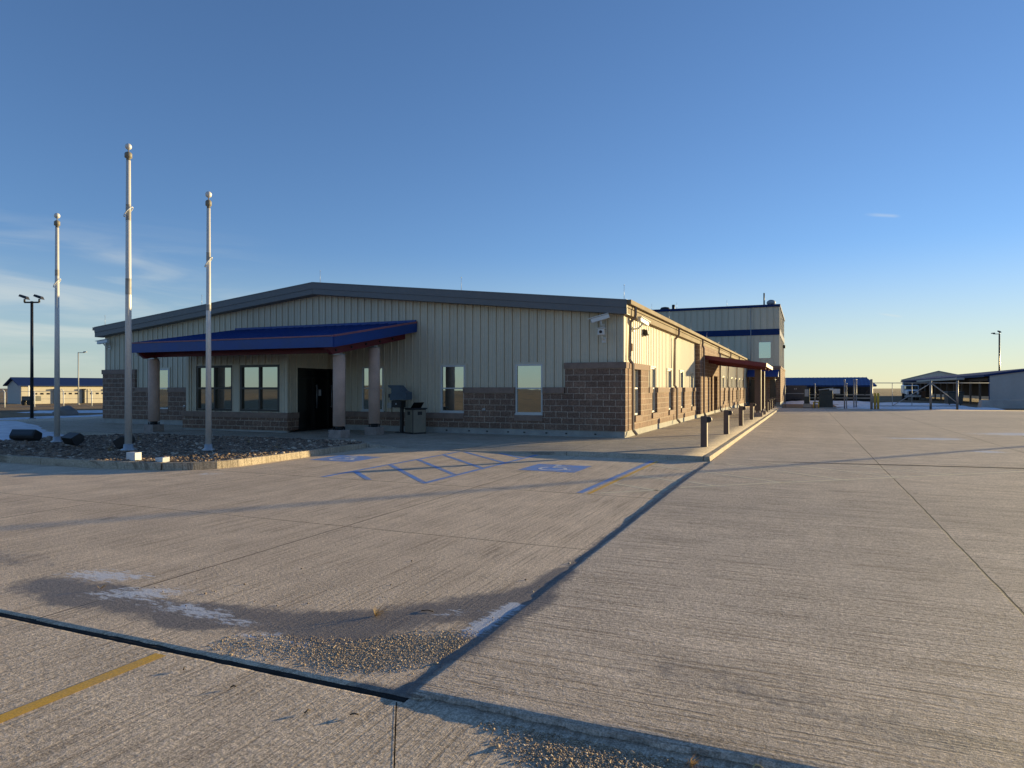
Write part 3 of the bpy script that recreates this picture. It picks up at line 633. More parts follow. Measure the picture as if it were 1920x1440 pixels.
def frame_bars(b, axis, u0, u1, z0, z1, w, near, far, vs=(), hs=(), w2=None):
    w2 = w2 or w
    def bar(a, c, p, q, n=near, f=far): b.box(a, c, n, f, p, q) if axis == 'x' else b.box(n, f, a, c, p, q)
    bar(u0, u0+w, z0, z1); bar(u1-w, u1, z0, z1); bar(u0+w, u1-w, z0, z0+w); bar(u0+w, u1-w, z1-w, z1)
    s = .004 if far > near else -.004
    for v in vs: bar(v-w2/2, v+w2/2, z0+w, z1-w, near+s, far-s)
    for h in hs: bar(u0+w, u1-w, h-w2/2, h+w2/2, near-s, far-2*s)
def window(parent, axis, u0, u1, z0, z1, near, far, mat='white_trim', w=.055, vs=(), hs=(), glassd=.03, gm='pane', w2=None, sill=False, trim=0):
    b = MB(); frame_bars(b, axis, u0, u1, z0, z1, w, near, far, vs, hs, w2)
    if sill:
        d = -.03 if axis == 'x' else .03
        if axis == 'x': b.box(u0-.03, u1+.03, near+d, near, z0-.05, z0+.012)
        else: b.box(near, near+d, u0-.03, u1+.03, z0-.05, z0+.012)
    f = b.build('window', mat, parent)
    if trim:
        b = MB(); q0 = max(z0, trim)
        if axis == 'x':
            for x in ((u0-.065, u0), (u1, u1+.065)): b.box(*x, near+.012, near+.05, q0, z1)
            b.box(u0-.07, u1+.07, near+.006, near+.05, z1, z1+.06)
        else:
            for x in ((u0-.065, u0), (u1, u1+.065)): b.box(near+.045, near+.005, *x, q0, z1)
            b.box(near+.05, near+.005, u0-.07, u1+.07, z1, z1+.06)
        b.build('trim', 'siding', f)
    g = near+(glassd if far > near else -glassd)
    # one pane per light, each a hair out of true so reflections break between sashes
    us = [u0+w]+[v for v in vs]+[u1-w]; zs = [z0+w]+[h for h in hs]+[z1-w]
    for a, c in zip(us, us[1:]):
        for p, q in zip(zs, zs[1:]):
            b = MB(); k1, k2 = random.uniform(-.0022, .0022), random.uniform(-.0022, .0022)
            if axis == 'x': b.add([(a, g-k1, p), (c, g+k1, p), (c, g+k1+k2, q), (a, g-k1+k2, q)], [(0, 1, 2, 3)])
            else: b.add([(g-k1, a, p), (g+k1, c, p), (g+k1+k2, c, q), (g-k1+k2, a, q)], [(0, 1, 2, 3)])
            b.build('pane', gm, f)
    return f
Z0 = .12; CO = .203
def row(n): return Z0+CO*n
ZT, ZM, ZL, ZF = row(12), row(8), .83, row(1)
RX, RZ, EX, EZ, LX, LZ = -12.1, 5.80, .22, 4.50, -24.52, 4.50
def roofz(x): return RZ-(RZ-EZ)/(EX-RX)*(x-RX) if x > RX else RZ-(RZ-LZ)/(RX-LX)*(RX-x)

# ------------------------------------------------------------------ office building
B = thing('office_building', 'long beige metal building with brown block base, blue porch in front', 'building', (-12, 20, Z0))
W1, W3, W4, W5 = (-21.20, -20.22, .80, 2.56), (-10.06, -9.10, .86, 2.52), (-6.66, -5.68, .86, 2.53), (-3.74, -2.75, .84, 2.53)
DOORS = [(-11.7, -10.85, Z0, 2.46)]
b = MB(); top = lambda u: roofz(u)-.30
siding(b, 'x', -24.3, -16.6, Z0, top, [W1], 0, -1); siding(b, 'x', -16.6, -11.7, 3.3, top, (), 0, -1)
siding(b, 'x', -11.7, 0, Z0, top, DOORS+[W3, W4, W5], 0, -1)
b.build('front_wall', 'siding', B)
SW = [(1.22, 2.12, .80, 2.50), (4.08, 5.0, .80, 2.50), (7.5, 8.42, .80, 2.50), (10.6, 11.52, .80, 2.50), (13.75, 14.67, .80, 2.50)]
FW = [(y, y+.92, .80, 2.50) for y in (25.35, 28.4, 31.4, 34.5, 37.9, 41.2, 44.6)]
b = MB(); siding(b, 'y', 0, 50, Z0, 4.16, SW+FW, 0, 1, phase=.1, shallow=True); b.box(-.05, .034, -.034, .07, ZT, 4.2); b.build('side_wall', 'siding', B)
b = MB(); siding(b, 'y', 0, 50, Z0, 4.16, (), -24.3, -1); b.box(-24.335, -24.25, -.034, .05, ZT, 4.2); b.build('side_wall', 'siding', B)
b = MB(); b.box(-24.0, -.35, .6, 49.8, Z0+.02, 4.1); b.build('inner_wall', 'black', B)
# porch bay with two dark windows, and the recessed entry beside it
BW1, BW2 = (-16.11, -14.28, .86, 2.57), (-13.92, -12.06, .86, 2.57)
b = MB(); siding(b, 'x', -16.6, -11.7, ZL-.02, 3.6, [BW1, BW2], -2.25, -1, pitch=.305)
siding(b, 'y', -2.25, -1.72, ZL-.02, 3.6, (), -11.7, 1); siding(b, 'y', -1.72, .9, 2.46, 3.6, (), -11.7, 1); siding(b, 'y', -2.25, 0, ZL-.02, 3.6, (), -16.6, -1)
b.box(-16.64, -16.50, -2.285, -2.2, ZL-.02, 3.6); b.box(-11.80, -11.665, -2.285, -2.2, ZL-.02, 3.6); b.box(-14.28, -13.92, -2.27, -2.2, ZL, 2.6)
b.build('bay_wall', 'siding', B)
for o in (BW1, BW2): window(B, 'x', o[0], o[1], o[2], o[3], -2.265, -2.13, 'bronze', .085, [(o[0]+o[1])/2], [1.71], .07, 'pane', .075, trim=.83)
b = MB(); b.box(-11.8, -10.8, .9, .96, Z0, 3.6); b.box(-10.86, -10.80, .01, .9, Z0, 2.46); b.build('entry_wall', 'black_door', B)
d = MB(); frame_bars(d, 'y', -1.72, .88, Z0+.01, 2.455, .07, -11.70, -11.82, [-.75, .12], [2.1]); d = d.build('entrance_door', 'black_door', B)
g = MB(); g.box(-11.80, -11.79, -1.7, .86, Z0+.05, 2.4); g.build('pane', 'door_glass', d)
g = MB(); g.box(-11.78, -11.775, -.44, -.30, 1.42, 1.66); g.build('notice', 'screen', d)
for y in (-.70, .17):
    h = MB(); h.tube((-11.65, y, .95), (-11.65, y, 1.85), .013); h.tube((-11.65, y, 1.0), (-11.71, y, 1.0), .01); h.tube((-11.65, y, 1.8), (-11.71, y, 1.8), .01); h.build('handle', 'galv', d)
# block wainscot
b = MB(); F, K = -.10, .02
for u0, u1, zt, ops in [(-24.4, -22.27, ZT-CO, ()), (-22.27, -16.7, ZM-CO, [W1]), (-10.85, -5.70, ZL-.2, ()), (-5.70, -1.94, ZM-CO, [(W5[0]-.02, W5[1]+.02, .80, 9)]), (-1.94, .10, ZT-CO, ())]:
    blockwall(b, 'x', u0, u1, ZF, zt, F, K, ops)
blockwall(b, 'x', -16.76, -11.62, ZF-.13, ZL-.2, -2.34, -2.22); b.box(-11.74, -11.62, -2.22, -1.75, ZF-.13, ZL-.2); b.box(-16.76, -16.64, -2.22, -.1, ZF-.13, ZL-.2)
sops = [(a-.02, c+.02, .78, 9) for a, c, _, _ in SW+FW]
blockwall(b, 'y', .02, 3.40, ZF, ZT-CO, .10, -.18, [sops[0][:3]+(ZT-.02,)])
blockwall(b, 'y', 3.40, 15.5, ZF, ZM-CO, .10, -.18, sops); blockwall(b, 'y', 24.4, 50, ZF, ZM-CO, .10, -.18, sops)
blockwall(b, 'y', 15.5, 24.4, ZF, 4.06, .26, -.1, [(19.9, 20.9, Z0, 2.45), (21.5, 23.4, Z0, 2.45)])
b.box(-24.4, -24.28, .02, 50, ZF, ZT-CO)
b.build('block_base', 'brick', B)
e = .035
def cap(u0, u1, z1, h=CO, f=F, axis='x', back=.02):
    c = MB()
    if axis == 'x': c.box(u0, u1, f-e, back, z1-h, z1)
    else: c.box(f+e, back, u0, u1, z1-h, z1)
    c.build('coping' if h > .16 and u1-u0 > 1.15 else 'sill', 'cap', B, .008)
cap(-24.44, -22.24, ZT); cap(-22.24, W1[0]-.0, ZM); cap(W1[1], -16.72, ZM); cap(-10.85, -5.70, ZL, .2); cap(-5.73, W5[0]-.02, ZM); cap(W5[1]+.02, -1.97, ZM); cap(-1.97, .135, ZT)
b = MB(); b.box(-16.80, -11.585, -2.375, -2.20, ZL-.2, ZL); b.box(-11.70, -11.585, -2.2, -1.75, ZL-.2, ZL); b.box(-16.80, -16.68, -2.2, -.1, ZL-.2, ZL); b.build('coping', 'cap', B)
cap(W1[0]-.02, W1[1]+.02, .78, .16); cap(W5[0]-.02, W5[1]+.02, .79, .19)
def sidecaps(y0, y1, z, ops):
    u = y0
    for a, c, _, _ in [o for o in ops if y0 < o[0] < y1]:
        if a-u > .1: cap(u, a, z, CO, .10, 'y', -.15)
        cap(a-.1, c+.1, .78, .2, .12, 'y', -.12); u = c
    cap(u, y1, z, CO, .10, 'y', -.15)
sidecaps(.02, 3.43, ZT, []); cap(1.12, 2.22, .78, .2, .12, 'y', -.12); sidecaps(3.44, 15.48, ZM, sops); sidecaps(24.42, 49.9, ZM, sops)
b = MB(); b.box(-24.37, -16.72, -.08, .02, Z0-.1, ZF); b.box(-10.85, .075, -.08, .02, Z0-.1, ZF); b.box(-.18, .075, .02, 50, Z0-.1, ZF); b.box(-16.73, -11.65, -2.31, -2.2, Z0-.1, ZF-.13); b.box(-24.37, -24.28, .02, 50, Z0-.1, ZF)
b.build('foundation', 'foundation', B)
for x in (-6.4, -5.5, -4.8, -4.0, -3.4, -2.6, -1.9, -.9):
    b = MB(); b.box(x-.035, x+.035, -.088, -.075, Z0+.07, Z0+.115); b.build('weep_vent', 'black', B)
for o in (W1, W3, W4, W5): window(B, 'x', o[0], o[1], o[2], o[3], -.055, .06, 'white_trim', .055, (), [1.71], .045, 'pane', .045, sill=True, trim=.83 if o in (W3, W4) else ZM)
for o in SW+FW: window(B, 'y', o[0], o[1], o[2], o[3], .0, -.14, 'white_trim', .05, (), [1.71], .06, 'pane', .05, trim=0 if o is SW[0] else ZM)
# roof, rake and eave trim
b = MB()
b.prism([(EX, -.36, EZ-.02), (RX, -.36, RZ-.02), (LX, -.36, LZ-.02), (LX, -.36, LZ-.16), (RX, -.36, RZ-.16), (EX, -.36, EZ-.16)], (0, 50.3, 0)); b.build('roof', 'slate_trim', B)
def rake(xa, xb, mat):
    za, zb = roofz(xa), roofz(xb); b = MB()
    b.prism([(xa, -.42, za), (xb, -.42, zb), (xb, -.42, zb-.245), (xa, -.42, za-.245)], (0, .06, 0))
    b.prism([(xa, -.40, za-.249), (xb, -.40, zb-.249), (xb, -.40, zb-.45), (xa, -.40, za-.45)], (0, .05, 0))
    b.prism([(xa, -.43, za+.012), (xb, -.43, zb+.012), (xb, -.43, zb-.03), (xa, -.43, za-.03)], (0, .05, 0))
    b.prism([(xa, -.36, za-.43), (xb, -.36, zb-.43), (xb, -.36, zb-.45), (xa, -.36, za-.45)], (0, .37, 0))
    b.build('rake_trim', mat, B)
rake(RX+.003, EX, 'slate_trim'); rake(LX, RX-.003, 'slate_trim')
for X, s in ((EX, 1), (LX, -1)):
    b = MB(); b.box(X, X-s*.04, -.36, 49.95, 4.27, 4.44); b.box(X-s*.022, X-s*.05, -.36, 49.95, 4.06, 4.255); b.box(X-s*.05, (0 if s > 0 else -24.3)+s*.0, -.36, 49.95, 4.06, 4.08); b.build('eave_trim', 'tan_trim', B)
    b = MB()
    for a, c, p, q in ((0, .13, 4.36, 4.375), (.12, .135, 4.375, 4.50), (-.005, .01, 4.375, 4.485)): b.box(X+s*a, X+s*c, -.40, 49.9, p, q)
    b.box(X, X+s*.135, -.41, -.40, 4.36, 4.5); b.build('gutter', 'tan_trim' if s > 0 else 'brown_pipe', B)
for y in (.42, 8.75, 16.3, 23.9, 31.4, 38.4, 45.2):
    pil = 15.5 < y < 24.4; w = .36 if pil else .13
    b = MB(); pts = [(.30, y, 4.37), (.30, y, 4.10), (.28, y, 4.02), (w, y-.02, 3.86), (w, y-.02, 3.7)]
    if pil: pts += [(w, y, .42), (w+.03, y, .34), (w+.12, y-.03, .2)]
    else:
        zz = ZT if y < 3 else ZM
        pts += [(.10, y, zz+.2), (.10, y, zz+.1), (.22, y, zz-.06), (.22, y, .42), (.24, y, .33), (.36, y-.04, .20)]
    b.path(pts, .046, 4, True); b.build('downspout', 'brown_pipe', B)
b = MB(); b.path([(-24.70, .3, 4.4), (-24.7, .3, 4.1), (-24.45, .3, 3.9), (-24.40, .3, .3)], .046, 4, True); b.build('downspout', 'brown_pipe', B)
# lightning rods
def rod(x, y, z, h=.48):
    b = MB(); b.tube((x, y, z-.02), (x, y, z+h), .009, .005, 6); b.box(x-.03, x+.03, y-.03, y+.03, z-.01, z+.03); b.sphere((x, y, z+h), .016, 8, 6); b.build('lightning_rod', 'galv', B)
for x in (-24.1, -18.1, -11.9, -5.75, .08): rod(x, -.2, roofz(x))
for y in (7.5, 13.5, 19.5, 25.5, 31.5, 37.5, 43.5): rod(.1, y, roofz(.1), .42)
# small fittings on the walls
b = MB(); b.box(.03, .10, .80, .92, 2.95, 3.2); b.build('junction_box', 'rust', B)
b = MB(); b.box(-8.86, -8.72, -.08, -.03, 1.36, 1.50); b.build('card_reader', 'black', B)
b = MB(); b.box(-8.90, -8.74, -.09, -.03, .98, 1.18); b.build('wall_panel', 'screen', B)
b = MB(); b.box(-8.66, -8.10, -.06, -.03, .84, 1.28); b.build('wall_panel', 'siding', B)
for x, z in ((-4.9, .96), (-19.2, .93)):
    b = MB(); b.box(x-.05, x+.05, -.14, -.10, z-.04, z+.05); b.tube((x, -.13, z), (x, -.2, z-.02), .02, n=8); b.build('hose_tap', 'galv', B)
d = MB(); d.box(.02, -.02, 21.52, 23.38, Z0+.02, 2.44); d.build('side_door', 'bronze', B)
d = MB(); d.box(.02, -.02, 19.92, 20.88, Z0+.02, 2.44); d.build('side_light', 'bronze', B)

# ------------------------------------------------------------------ two storey block behind
T = thing('tower_block', 'taller two storey grey block with blue stripe at the end of the wing', 'building', (-5, 58, Z0))
TX, TY, TB, TZ = 3.04, 50.0, 66.3, 9.92; TW = (1.12, 2.31, 4.62, 6.28)
b = MB(); siding(b, 'x', -17, TX, 3.7, 9.7, [TW], TY, -1, pitch=.61, depth=.035); b.box(TX-.06, TX+.04, TY-.045, TY+.05, 3.88, 9.7); b.build('front_wall', 'siding', T)
b = MB(); siding(b, 'y', TY, TB, 3.7, 9.7, (), TX, 1, pitch=.61, depth=.035, shallow=True); b.build('side_wall', 'siding', T)
b = MB(); b.box(-16.9, TX-.1, TY+.12, TB, Z0, 9.75); b.build('inner_wall', 'grey_wall', T)
b = MB(); b.box(-17, TX+.052, TY-.052, TY-.037, 6.92, 7.52); b.box(TX+.037, TX+.052, TY-.036, TB, 6.92, 7.52); b.build('stripe', 'navy_metal', T)
b = MB(); b.box(-17.1, TX+.10, TY-.11, TB+.1, 9.68, 9.92); b.build('parapet_cap', 'navy_metal', T)
b = MB(); b.box(.1, TX+.12, TY-.10, TY+.1, ZF, 3.68); b.box(TX-.1, TX+.12, TY+.1, TB, ZF, 3.68); b.build('block_base', 'brick', T)
b = MB(); b.box(.1, TX+.16, TY-.14, TY+.1, 3.68, 3.88); b.box(TX-.1, TX+.16, TY+.1, TB, 3.68, 3.88); b.build('coping', 'cap', T)
b = MB(); b.box(.1, TX+.09, TY-.07, TB, Z0-.3, ZF); b.build('foundation', 'foundation', T)
window(T, 'x', TW[0], TW[1], TW[2], TW[3], TY-.05, TY+.06, 'shed_wall', .05, (), (), .04, 'tower_glass')
for x0, x1 in ((.25, .98), (2.2, 2.72)):
    b = MB(); b.box(x0, x1, TY-.13, TY-.09, Z0, 2.55); b.build('door', 'bronze', T)
b = MB(); b.hexa([(.14, 48.5, 2.80), (3.0, 48.5, 2.80), (3.0, TY-.11, 2.80), (.14, TY-.11, 2.80)], [(.14, 48.5, 2.88), (3.0, 48.5, 2.88), (3.0, TY-.11, 3.50), (.14, TY-.11, 3.50)]); b.build('awning', 'blue_metal', T)
for x in (.4, 2.7):
    b = MB(); b.tube((x, TY-.12, 2.0), (x, 48.7, 2.78), .03, n=8); b.build('awning_bracket', 'galv', T)
b = MB(); b.tube((.42, TY-.08, 3.9), (.42, TY-.08, 9.7), .025, n=8); b.build('conduit', 'galv', T)
b = MB(); b.tube((1.62, 50.6, 9.9), (1.62, 50.6, 11.15), .07, n=10); b.build('mast', 'black', T)
b = MB()

b.lathe((2.25, 51.2, 10.0), [(.0001, .0), (.30, .02), (.42, .14), (.44, .24), (.36, .40), (.2, .5), (.0001, .53)], 18); b.build('roof_dish', 'grey_wall', T)
b = MB(); b.lathe((-8.6, 53, 9.9), [(.55, 0), (.55, .35), (.4, .55), (.0001, .62)], 16); b.tube((-7.7, 53, 9.9), (-7.7, 53, 10.7), .16, n=10); b.build('roof_vent', 'black', T)
for x in (-9.5, -6.9, -1.9):
    b = MB(); b.tube((x, 50.4, 9.9), (x, 50.4, 10.6), .012, n=6); b.build('lightning_rod', 'galv', T)
b = MB(); b.box(TX+.04, TX+.30, 60.2, 60.6, 7.05-.9, 7.05-.55); b.build('wall_lamp', 'black', T)

# ------------------------------------------------------------------ entrance canopy with round columns
C = thing('entrance_canopy', 'blue metal porch roof on maroon beams and three stucco columns', 'canopy', (-12.2, -2.4, Z0))
fl, fr, wl, wr = (-16.70, -4.60), (-7.86, -4.60), (-16.36, -.04), (-7.70, -.04); zf, zw = 3.30, 4.10
def lp(a, c, t): return (a[0]+(c[0]-a[0])*t, a[1]+(c[1]-a[1])*t)
b = MB(); th = .05
b.hexa([(*fl, zf-th), (*fr, zf-th), (*wr, zw-th), (*wl, zw-th)], [(*fl, zf), (*fr, zf), (*wr, zw), (*wl, zw)])
n = 22
for k in range(n+1):
    t = k/n; p, q = lp(fl, fr, t), lp(wl, wr, t); w = .016
    b.hexa([(p[0]-w, p[1]+.02, zf), (p[0]+w, p[1]+.02, zf), (q[0]+w, q[1], zw), (q[0]-w, q[1], zw)], [(p[0]-w, p[1]+.02, zf+.04), (p[0]+w, p[1]+.02, zf+.04), (q[0]+w, q[1], zw+.04), (q[0]-w, q[1], zw+.04)])
b.box(-16.36, -7.68, -.10, -.034, zw-.03, zw+.10); b.build('roof', 'blue_metal', C)
b = MB(); H = .33
b.box(fl[0]-.03, fr[0]+.03, -4.66, -4.60, zf-H, zf-.012)
b.build('fascia', 'blue_metal', C)
for p, q, s in ((fl, wl, -1), (fr, wr, 1)):
    b = MB(); b.hexa([(p[0]+s*.0, p[1], zf-H), (p[0]+s*.05, p[1], zf-H), (q[0]+s*.05, q[1], zw-H), (q[0]+s*.0, q[1], zw-H)][::1] if s > 0 else [(p[0]-.05, p[1], zf-H), (p[0], p[1], zf-H), (q[0], q[1], zw-H), (q[0]-.05, q[1], zw-H)],
           [(p[0]+s*.0, p[1], zf-.012), (p[0]+s*.05, p[1], zf-.012), (q[0]+s*.05, q[1], zw-.012), (q[0]+s*.0, q[1], zw-.012)] if s > 0 else [(p[0]-.05, p[1], zf-.012), (p[0], p[1], zf-.012), (q[0], q[1], zw-.012), (q[0]-.05, q[1], zw-.012)])
    b.build('fascia', 'blue_metal', C)
b = MB(); b.box(fl[0]-.04, fr[0]+.04, -4.675, -4.58, zf-.008, zf+.035)
b.hexa([(fr[0]-.02, -4.58, zf-.008), (fr[0]+.065, -4.58, zf-.008), (wr[0]+.065, -.04, zw-.008), (wr[0]-.02, -.04, zw-.008)], [(fr[0]-.02, -4.58, zf+.05), (fr[0]+.065, -4.58, zf+.05), (wr[0]+.065, -.04, zw+.05), (wr[0]-.02, -.04, zw+.05)])
b.build('edge_trim', 'pink_edge', C)
def beam(b, x):
    sl = (zw-zf)/4.56; y0, y1 = -4.50, -.05; za = zf-.06; zb = za+sl*(y1-y0); d = .50; w = .075
    for dx in (0,):
        b.prism([(x-w, y0, za-.30), (x-w, y0+.28, za-d+.03), (x-w, y1, zb-d), (x-w, y1, zb-.02), (x-w, y0, za-.02)], (2*w, 0, 0))
for x in (-16.45, -8.22):
    b = MB(); beam(b, x); b.build('beam', 'maroon', C)
b = MB(); b.box(-16.37, -8.30, -3.86, -3.72, 2.84, 3.30); b.build('beam', 'maroon', C)
b = MB(); 
for y in (-3.1, -2.4, -1.7, -1.0):
    z = zf-.06+(zw-zf)/4.56*(y+4.6); b.box(-16.37, -8.30, y-.04, y+.04, z-.20, z-.03)
b.build('purlin', 'maroon', C)
for y in (-4.1, -3.3, -2.5, -1.7, -.9):
    z = zf-.06+(zw-zf)/4.56*(y+4.5)-.40; b = MB(); b.tube((-8.145, y, z), (-8.11, y, z), .035, n=10); b.build('bolt', 'black', C)
b = MB(); b.sphere((-16.46, -4.52, 2.90), .055, 12, 8); b.build('bolt', 'white_paint', C)
def column(x, y, zt):
    b = MB(); b.lathe((x, y, 0), [(.195, .50), (.195, zt-.07), (.17, zt-.02), (.15, zt)], 28); c = b.build('column', 'stucco', C)
    b = MB(); b.box(x-.24, x+.24, y-.24, y+.24, Z0-.03, .385); b.build('base', 'plinth', c, .015)
    b = MB(); b.tube((x, y, .385), (x, y, .50), .13, n=12)
    for a in range(4): b.tube((x+.17*math.cos(a*1.571+.78), y+.17*math.sin(a*1.571+.78), .385), (x+.17*math.cos(a*1.571+.78), y+.17*math.sin(a*1.571+.78), .47), .022, n=8)
    b.build('anchor', 'black', c)
    b = MB(); b.box(x-.16, x+.16, y-.12, y+.12, zt, zt+.025); b.box(x-.06, x+.06, y-.10, y+.10, zt+.025, zt+.1); b.build('cap_plate', 'galv', c)
column(-16.62, -3.72, 2.78); column(-8.32, -3.70, 2.78); column(-8.26, -1.85, 3.11)
b = MB(); b.lathe((-10.9, -1.2, 3.0), [(.10, 0), (.14, .03), (.14, .2), (.06, .25)], 14); b.build('lamp', 'black', C)

# ------------------------------------------------------------------ side canopy
S = thing('side_canopy', 'flat maroon canopy over the side door on two brown posts', 'canopy', (1.8, 20.7, Z0))
ya, yb, x0, x1, zA, zB = 17.0, 24.6, .28, 3.46, 3.50, 3.02
b = MB(); b.hexa([(x0, ya, zA-.05), (x1, ya, zB-.05), (x1, yb, zB-.05), (x0, yb, zA-.05)], [(x0, ya, zA), (x1, ya, zB), (x1, yb, zB), (x0, yb, zA)]); b.build('roof', 'maroon', S)
b = MB(); b.hexa([(x0, ya-.03, zA-.20), (x1, ya-.03, zB-.20), (x1, ya, zB-.20), (x0, ya, zA-.20)], [(x0, ya-.03, zA+.03), (x1, ya-.03, zB+.03), (x1, ya, zB+.03), (x0, ya, zA+.03)])
b.build('fascia', 'maroon', S); b = MB(); b.hexa([(x0, yb, zA-.20), (x1, yb, zB-.20), (x1, yb+.03, zB-.20), (x0, yb+.03, zA-.20)], [(x0, yb, zA+.03), (x1, yb, zB+.03), (x1, yb+.03, zB+.03), (x0, yb+.03, zA+.03)]); b.build('fascia', 'maroon', S)
b = MB(); b.box(x1, x1+.03, ya-.03, yb+.03, zB-.17, zB+.03); b.build('end_fascia', 'pink_edge', S)  # maroon end made paler: sunlight put into its colour
for y in (18.95, 22.5):
    b = MB(); b.hexa([(x0, y-.06, zA-.36), (x1-.1, y-.06, zB-.26), (x1-.1, y+.06, zB-.26), (x0, y+.06, zA-.36)], [(x0, y-.06, zA-.055), (x1-.1, y-.06, zB-.055), (x1-.1, y+.06, zB-.055), (x0, y+.06, zA-.055)]); b.build('beam', 'maroon', S)
    b = MB(); b.box(2.78, 3.12, y-.17, y+.17, .46, 2.74); p = b.build('post', 'bollard', S, .012)
    b = MB(); b.box(2.70, 3.20, y-.25, y+.25, Z0-.02, .34); b.tube((2.95, y, .34), (2.95, y, .46), .12, n=10); b.build('base', 'plinth', p, .012)

# ------------------------------------------------------------------ things on and around the front
def flagpole(x, y, top, r0, bands, ring, label, z=.16):
    t = thing('flagpole', label, 'flagpole', (x, y, z), 'bare flagpoles standing in the rock bed')
    b = MB(); b.tube((x, y, z), (x, y, top-.42), r0, r0*.62, 20); b.build('pole', 'dull_alu', t)
    b = MB(); b.lathe((x, y, z), [(r0*2.1, 0), (r0*2.1, .03), (r0*1.35, .06), (r0*1.25, .16)], 20); b.build('base_plate', 'galv', t)
    for a, c in bands:
        k = lambda q: r0+(r0*.62-r0)*(q-z)/(top-.42-z)+.0015
        b = MB(); b.tube((x, y, a), (x, y, c), k(a), k(c), 20, False); b.build('weathered_band', 'dark_band', t)
    b = MB(); b.lathe((x, y, top-.42), [(r0*.55, 0), (r0*.55, .05), (r0*1.0, .07), (r0*1.0, .17), (r0*.7, .2), (.012, .22), (.012, .30)], 18); b.build('truck', 'bin_tan', t)
    b = MB(); b.sphere((x, y, top-.075), .078, 20, 12); b.build('ball', 'dull_alu', t)
    b = MB(); q = []
    for k in range(17):
        a = 2*math.pi*k/16; q.append((x+math.cos(a)*(r0*1.15), y+math.sin(a)*(r0*1.15), ring+.12*math.cos(a-.6)+.12))
    b.path(q, .011, 6); b.build('halyard_loop', 'white_paint', t)
flagpole(-14.40, -8.70, 6.75, .077, [(4.95, 5.12)], 4.62, 'shorter leftmost flagpole with black floodlights at its foot')
flagpole(-10.15, -9.70, 7.82, .086, [(4.05, 4.45), (5.9, 6.3)], 6.0, 'tallest flagpole, in the middle of the three')
flagpole(-8.30, -8.92, 6.62, .073, [(4.9, 5.1), (3.65, 3.8)], 4.74, 'shorter rightmost flagpole nearest the porch columns')

def floodlight(x, y, z, rz, tilt, label):
    t = thing('floodlight', label, 'floodlight', (x, y, z), 'black floodlights in the rock bed')
    b = MB(); c, s = math.cos(rz), math.sin(rz); ct, stt = math.cos(tilt), math.sin(tilt)
    def P(u, v, w):
        v, w = v*ct-w*stt, v*stt+w*ct
        return (x+u*c-v*s, y+u*s+v*c, z+.30+w)
    prof = [(-.16, -.06), (-.12, -.13), (.10, -.13), (.16, -.02), (.13, .10), (-.12, .13)]
    b.prism([P(-.34, v, w) for v, w in prof], Vector(P(.34, 0, 0))-Vector(P(-.34, 0, 0))); b.build('lamp_body', 'black', t, .012)
    b = MB(); b.add([P(-.30, -.165, -.03), P(.30, -.165, -.03), P(.30, -.127, .11), P(-.30, -.127, .11)], [(0, 1, 2, 3)]); b.build('lens', 'door_glass', t)
    b = MB(); b.tube((x, y, z-.06), (x, y, z+.22), .04, n=10); b.box(x-.09, x+.09, y-.09, y+.09, z-.05, z+.06); b.build('stem', 'plinth', t)
floodlight(-13.58, -10.05, .17, R(18), R(-20), 'upright black floodlight left of the leftmost flagpole')
floodlight(-12.45, -9.55, .08, R(-14), R(38), 'black floodlight tipped over on the rocks right of the leftmost flagpole')
floodlight(-10.75, -9.35, .05, R(-55), R(40), 'small tilted black floodlight just left of the tallest flagpole')
b = MB(); b.box(-8.10, -7.83, -11.32, -11.16, .10, .33); b.box(-8.075, -7.855, -11.33, -11.32, .14, .30); one(b, 'junction_box', 'white_paint', 'pale metal junction box at the foot of the tallest flagpole', 'box', None, (-7.96, -11.24, .1), .012)
b = MB(); b.hexa([(-7.36, -11.2, .12), (-7.09, -11.26, .12), (-7.06, -11.10, .12), (-7.33, -11.04, .12)], [(-7.38, -11.2, .235), (-7.08, -11.26, .25), (-7.05, -11.10, .26), (-7.34, -11.04, .22)]); one(b, 'paving_block', 'white_paint', 'low white block lying on the kerb side of the rock bed', 'block', None, (-7.2, -11.15, .12), .012)

# drop box with a hood, and a bin with its lid up
t = thing('drop_box', 'blue hooded drop box on a black post by the wall', 'drop box', (-7.95, -.62, Z0))
pr_ = [(-8.39, 1.82), (-8.00, 1.82), (-7.80, 1.62), (-7.63, 1.56), (-7.63, 1.30), (-8.30, 1.28), (-8.30, 1.50), (-8.24, 1.53), (-8.24, 1.70), (-8.36, 1.75)]
b = MB(); b.prism([(x, -.84, z) for x, z in pr_], (0, .44, 0)); b.build('hood', 'post_blue', t, .01)
b = MB(); b.box(-8.26, -7.86, -.78, -.46, 1.02, 1.277); b.build('collection_box', 'black', t, .01)
b = MB(); b.box(-7.98, -7.88, -.67, -.57, Z0, 1.02); b.box(-8.12, -7.74, -.80, -.44, Z0, Z0+.02); b.build('post', 'black', t)
b = MB(); b.add([(-8.10, -.785, 1.13), (-8.04, -.785, 1.13), (-8.07, -.785, 1.20)], [(0, 1, 2)]); b.build('decal', 'white_paint', t)
t = thing('rubbish_bin', 'square tan rubbish bin with its black lid flap raised', 'bin', (-7.22, -.85, Z0))
bx, by, an = -7.22, -.85, R(-28); ca, sa = math.cos(an), math.sin(an)
Q = lambda u, v, z: (bx+u*ca-v*sa, by+u*sa+v*ca, z)
b = MB(); w = .27; b.hexa([Q(-w, -w, Z0), Q(w, -w, Z0), Q(w, w, Z0), Q(-w, w, Z0)], [Q(-w, -w, .98), Q(w, -w, .98), Q(w, w, .98), Q(-w, w, .98)]); bd = b.build('body', 'black', t, .01)
